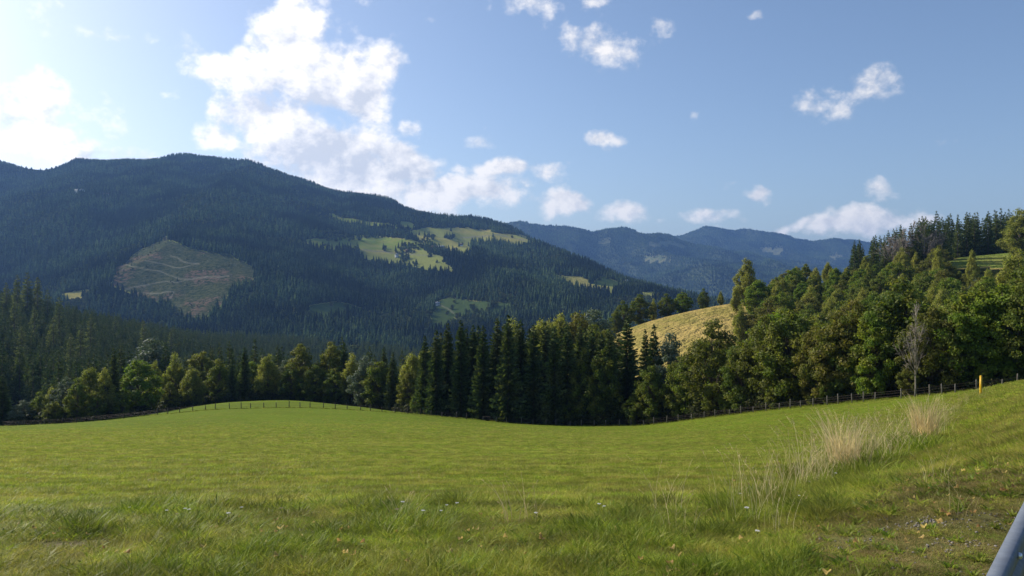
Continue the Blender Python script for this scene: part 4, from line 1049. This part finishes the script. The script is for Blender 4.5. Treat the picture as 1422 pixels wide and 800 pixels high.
ii = np.where(y > 8.8, np.where(q < .98, rng.integers(0, 3, len(x)), ii), ii)
# trodden short grass near the rail
d_r = (x - (-.45 + .79 * y)) * .785; near_r = (d_r > -1.5) & (br > .4); ii = np.where(near_r & (ii >= 3) & (ii < 9), np.where(q < .4, rng.integers(10, 12, len(x)), rng.integers(0, 3, len(x))), ii)
addg(x, y, ii, rng.uniform(.55, 1.3, len(x)) * np.clip(1 + .25 * pt, .75, 1.2) * np.clip(y / 8, .6, 1))
# verge line between field and bank: taller grass
px_ = rng.uniform(1000, 1375, 5200); yy_ = np.interp(px_, [1000, 1060, 1175, 1290, 1362], [7.2, 8.3, 13.5, 21, 50]) * rng.uniform(.78, 1.18, 5200)
kk = rng.random(5200) < np.clip((yy_ - 4) / 14, .05, 1) * np.clip(60 / yy_, 0, 1); px_, yy_ = px_[kk], yy_[kk]; n_ = len(px_); xx_ = (px_ - 711) / F * yy_
q = rng.random(n_); addg(xx_, yy_, np.where(q < .40, rng.integers(6, 8, n_), np.where(q < .958, rng.integers(3, 6, n_), rng.integers(8, 10, n_))), rng.uniform(.8, 1.9, n_) * np.where(yy_ < 24, np.clip(yy_ / 12, .6, 1.15), .8))
# mown field and bank: density falls and tuft size grows gradually with distance
n_ = 90000; y = np.exp(rng.uniform(math.log(7.5), math.log(175), n_)); x = rng.uniform(-.76, .80, n_) * y
kk = (y < edgeY(x / y * F + 711) - 2.5) & (rng.random(n_) < np.clip((y - 7.5) / 4, .15, 1)) & (rng.random(n_) < np.clip((180 - y) / 90, 0, 1)); x, y = x[kk], y[kk]; b_ = bank(x, y); q = rng.random(len(x)); pt = fbm(x / 3, y / 5, 3, 13)
far_ = rng.random(len(x)) < np.clip((y - 14) / 16, 0, 1)
ii = np.where(b_ > .5, np.where(q < .30, rng.integers(10, 12, len(x)), np.where(q < .55, rng.integers(3, 6, len(x)), rng.integers(0, 3, len(x)))), rng.integers(0, 3, len(x)))
ii = np.where(far_ & ~((b_ > .5) & (q < .3)), rng.integers(12, 14, len(x)), ii)
addg(x, y, ii, np.where(far_, rng.uniform(.55, .95, len(x)) * np.clip(y / 45, .8, 1.5), rng.uniform(.7, 1.2, len(x)) * np.clip(y / 14, 1, 1.8)) * np.where(b_ > .5, 1.3, 1) * np.clip(1 + .25 * pt, .6, 1.3))
# taller pale weeds at the foot of the fences
px_ = rng.uniform(-10, 1440, 2600); yy_ = edgeY(px_) - rng.uniform(.3, 3.2, 2600); hump = (px_ > 195) & (px_ < 640); yy_ = np.where(hump, np.interp(px_, [190, 230, 400, 560, 660], [172, 168, 165, 164, 163]) + rng.normal(0, .35, 2600), yy_)
xx_ = (px_ - 711) / F * yy_; q = rng.random(2600)
addg(xx_, yy_, np.where((q < .30) & (px_ > 900), rng.integers(10, 12, 2600), np.where(q < .8, rng.integers(6, 8, 2600), rng.integers(3, 6, 2600))), rng.uniform(1.2, 2.6, 2600) * np.where(hump, .8, 1))
gx_, gy_, gi_, gs_ = [np.concatenate(a) for a in (GX, GYs, GI, GS)]
kk = (gx_ < (-.45 + .79 * gy_) + 2.5)
gx_, gy_, gi_, gs_ = gx_[kk], gy_[kk], gi_[kk], gs_[kk]
scatter('grass', np.stack([gx_, gy_, G(gx_, gy_)], -1), gi_, gs_, rng.uniform(0, 6.28, len(gx_)), gsrc, label='green grass of the meadow and verge with scattered seed stalks', cat='grass')
print('tufts', len(gx_))

# the two big clumps of dry grass and some smaller stalk groups
def clump(px, Y, me, lab, s=1.0, name='dry_grass_clump', rz=0): o = obj(name, me, loc=at(px, Y)); o.scale = (s, s, s); o.rotation_euler = (0, 0, rz); tag(o, lab, 'grass clump'); return o
clump(1172, 13.6, tuft(801, 260, .24, .4, 1.25, .012, .30, M['dry'], head=.5, lean=-.06, seg=6), 'big clump of pale dry grass on the verge, the nearer one', rz=.2)
clump(1284, 19.5, tuft(802, 240, .28, .5, 1.4, .014, .26, M['dry'], head=.5, seg=6), 'upright clump of straw coloured grass farther up the verge', rz=1)
clump(1240, 16.0, tuft(803, 40, .45, .25, .65, .008, .5, M['dry'], head=.5, seg=5), 'thin brownish dry grass between the two big straw clumps')
clump(1130, 10.6, tuft(804, 12, .3, .35, .85, .006, .5, M['dry'], head=.9, lean=-.1, seg=6), 'loose arching dry stalks left of the nearer straw clump')
clump(1052, 8.3, tuft(805, 7, .22, .45, .8, .005, .35, M['dry'], head=1.0, lean=-.1, seg=6), 'few tall green stalks with seed heads beside the verge')
clump(725, 6.9, tuft(806, 16, .25, .25, .5, .0045, .4, M['dry'], head=.9, seg=5), 'small group of seed stalks in the middle foreground')
clump(560, 7.0, tuft(807, 12, .2, .2, .42, .0045, .4, M['dry'], head=.9, seg=5), 'small group of seed stalks left of the middle foreground')
clump(125, 6.3, tuft(808, 120, .16, .12, .30, .009, .9, M['lush'], seg=5), 'dense tussock of bluish green grass at the left foreground', name='grass_tussock')
clump(1215, 11.0, tuft(809, 240, .6, .12, .38, .012, .8, M['lush'], seg=5), 'thick dark green tussock below the straw clumps', name='grass_tussock')
clump(1290, 15.5, tuft(810, 260, .7, .25, .6, .013, .8, M['lush'], seg=5), 'dark green tussock in front of the farther straw clump', name='grass_tussock')
clump(1110, 8.2, tuft(811, 120, .8, .06, .22, .008, .8, M['lush'], seg=5), 'dark green tussock at the left end of the tall verge grass', name='grass_tussock')

# white yarrow flowers
M['petal'] = material('white_petals', lambda t: bsdf(t, (.80, .78, .74), .8)); M['stem'] = material('green_stem', lambda t: bsdf(t, (.10, .15, .04), .8)); M['brownhead'] = material('withered_flower', lambda t: bsdf(t, (.33, .24, .16), .9))
def yarrow(seed, h, hm):
    r = np.random.default_rng(seed); m = MB(); m.tube(np.array([[0, 0, -.02], [.01, 0, h * .5], [.0, .01, h * .86]]), [.003, .0025, .002], 5)
    for k in range(7):
        a = k * .9; m.tube(np.array([[0, .01, h * .84], [.022 * math.cos(a), .022 * math.sin(a), h * .98]]), [.0015, .001], 4)
    hd = MB()
    for k in range(34):
        a = r.uniform(0, 6.28); q = .034 * r.random() ** .5; c = np.array([q * math.cos(a), q * math.sin(a) + .01, h + .008 - q * .15 + r.normal(0, .002)]); s_ = .0055
        t6 = np.arange(6) / 6 * 6.283; hd.add(np.concatenate([np.stack([c[0] + s_ * np.cos(t6), c[1] + s_ * np.sin(t6), np.full(6, c[2])], -1), [[c[0], c[1], c[2] + .004]]]), None, [[j, (j + 1) % 6, 6] for j in range(6)])
    return m.mesh('yarrow_stem', M['stem']), hd.mesh('yarrow_head', hm)
YW = [yarrow(1, .34, M['petal']), yarrow(2, .28, M['petal']), yarrow(3, .36, M['brownhead'])]
fl = [(262,6.9),(258,7.4),(318,6.4),(335,7.6),(231,7.1),(246,6.6),(560,7.1),(588,6.6),(612,6.8),(620,7.6),(635,7.2),(552,6.3),(832,7.0),(838,7.2),(1028,8.3),(1020,8.0),(1110,7.4),(1124,9.2),(1160,10.5),(1052,5.3),(1038,6.1),(1218,12.5),(180,7.9),(390,6.6),(1140,11.8),(745,6.6)]
for k, (px, Y) in enumerate(fl):
    st, hd = YW[2 if k % 6 == 5 else k % 2]; e = empty('yarrow', at(px, Y), k * 1.3, rs.uniform(.32, .55))
    zone = 'at the left of the verge' if px < 420 else ('in the middle of the verge' if px < 900 else 'near the dry grass at right')
    tag(e, ('withered brown yarrow flower ' if k % 6 == 5 else 'white flat headed yarrow flower ') + zone, 'flower', ('withered ' if k % 6 == 5 else 'white ') + 'yarrow flowers ' + zone)
    obj('stem', st, e); obj('flower_head', hd, e)

# fallen yellow leaves, gravel
M['fallen'] = blade_mat('fallen_leaves', (.55, .38, .10), (.62, .48, .17), (.40, .22, .08))
M['stone'] = material('gravel_stone', lambda t: bsdf(t, t.mix(t.n('ShaderNodeObjectInfo').outputs['Random'], (.13, .12, .11), (.30, .27, .24)), .9))
lsrc = bpy.data.collections.new('leaf_sources')
def leaf_me(seed):
    r = np.random.default_rng(seed); t6 = np.arange(9) / 9 * 6.283; rr = .013 * (1 + .25 * r.normal(size=9) * .6); V = np.stack([rr * np.cos(t6) * 1.3, rr * np.sin(t6), .010 * np.cos(2 * t6) + .006], -1)
    return mesh_np('fallen_leaf', np.concatenate([V, [[0, 0, 0.002]]]), [np.array([[j, (j + 1) % 9, 9] for j in range(9)])], M['fallen'], True, {'tone': r.random(10)})
for k in range(3): lsrc.objects.link(bpy.data.objects.new('leaf_source_%d' % k, leaf_me(k)))
def rock(seed):
    r = np.random.default_rng(seed); V = []; 
    for z_, q in ((-.4, .7), (.1, 1), (.5, .6)):
        for a in range(6): V.append([q * math.cos(a * 1.047 + z_) * r.uniform(.8, 1.2), q * math.sin(a * 1.047 + z_) * r.uniform(.8, 1.2), z_ * r.uniform(.8, 1.1)])
    V.append([0, 0, .7]); Q = [[i * 6 + j, i * 6 + (j + 1) % 6, i * 6 + 6 + (j + 1) % 6, i * 6 + 6 + j] for i in range(2) for j in range(6)]
    return mesh_np('stone', np.array(V), [np.array(Q), np.array([[12 + j, 12 + (j + 1) % 6, 18] for j in range(6)])], M['stone'])
ssrc = bpy.data.collections.new('stone_sources')
for k in range(3): ssrc.objects.link(bpy.data.objects.new('stone_source_%d' % k, rock(k)))
n_ = 1100; x, y = gsamp(n_, .28, .76, 3.6, 20); kk = rng.random(n_) < np.clip(bank(x, y) + .2, 0, 1); x, y = x[kk], y[kk]
x2, y2 = gsamp(110, -.7, .3, 4.2, 7.5); x = np.concatenate([x, x2]); y = np.concatenate([y, y2]); n_ = len(x)
scatter('fallen_leaves', np.stack([x, y, G(x, y) + .035 + rng.uniform(0, .03, n_)], -1), rng.integers(0, 3, n_), rng.uniform(.7, 1.5, n_), rng.uniform(0, 6.28, n_), lsrc, label='yellow fallen leaves scattered over the trodden verge', cat='fallen leaves', tilt=rng.normal(0, .35, (n_, 2)))
x, y = gsamp(60000, .25, .80, 3.2, 8.5); sm = soil_mask(x, y); kk = rng.random(len(x)) < sm * .30 * (.4 + .6 * (fbm(x * 2, y * 2, 2, 3) > 0)); x, y = x[kk], y[kk]; n_ = len(x)
scatter('gravel', np.stack([x, y, G(x, y) + .004], -1), rng.integers(0, 3, n_), rng.uniform(.004, .013, n_), rng.uniform(0, 6.28, n_), ssrc, label='grey gravel showing through the verge beside the guardrail', cat='gravel')
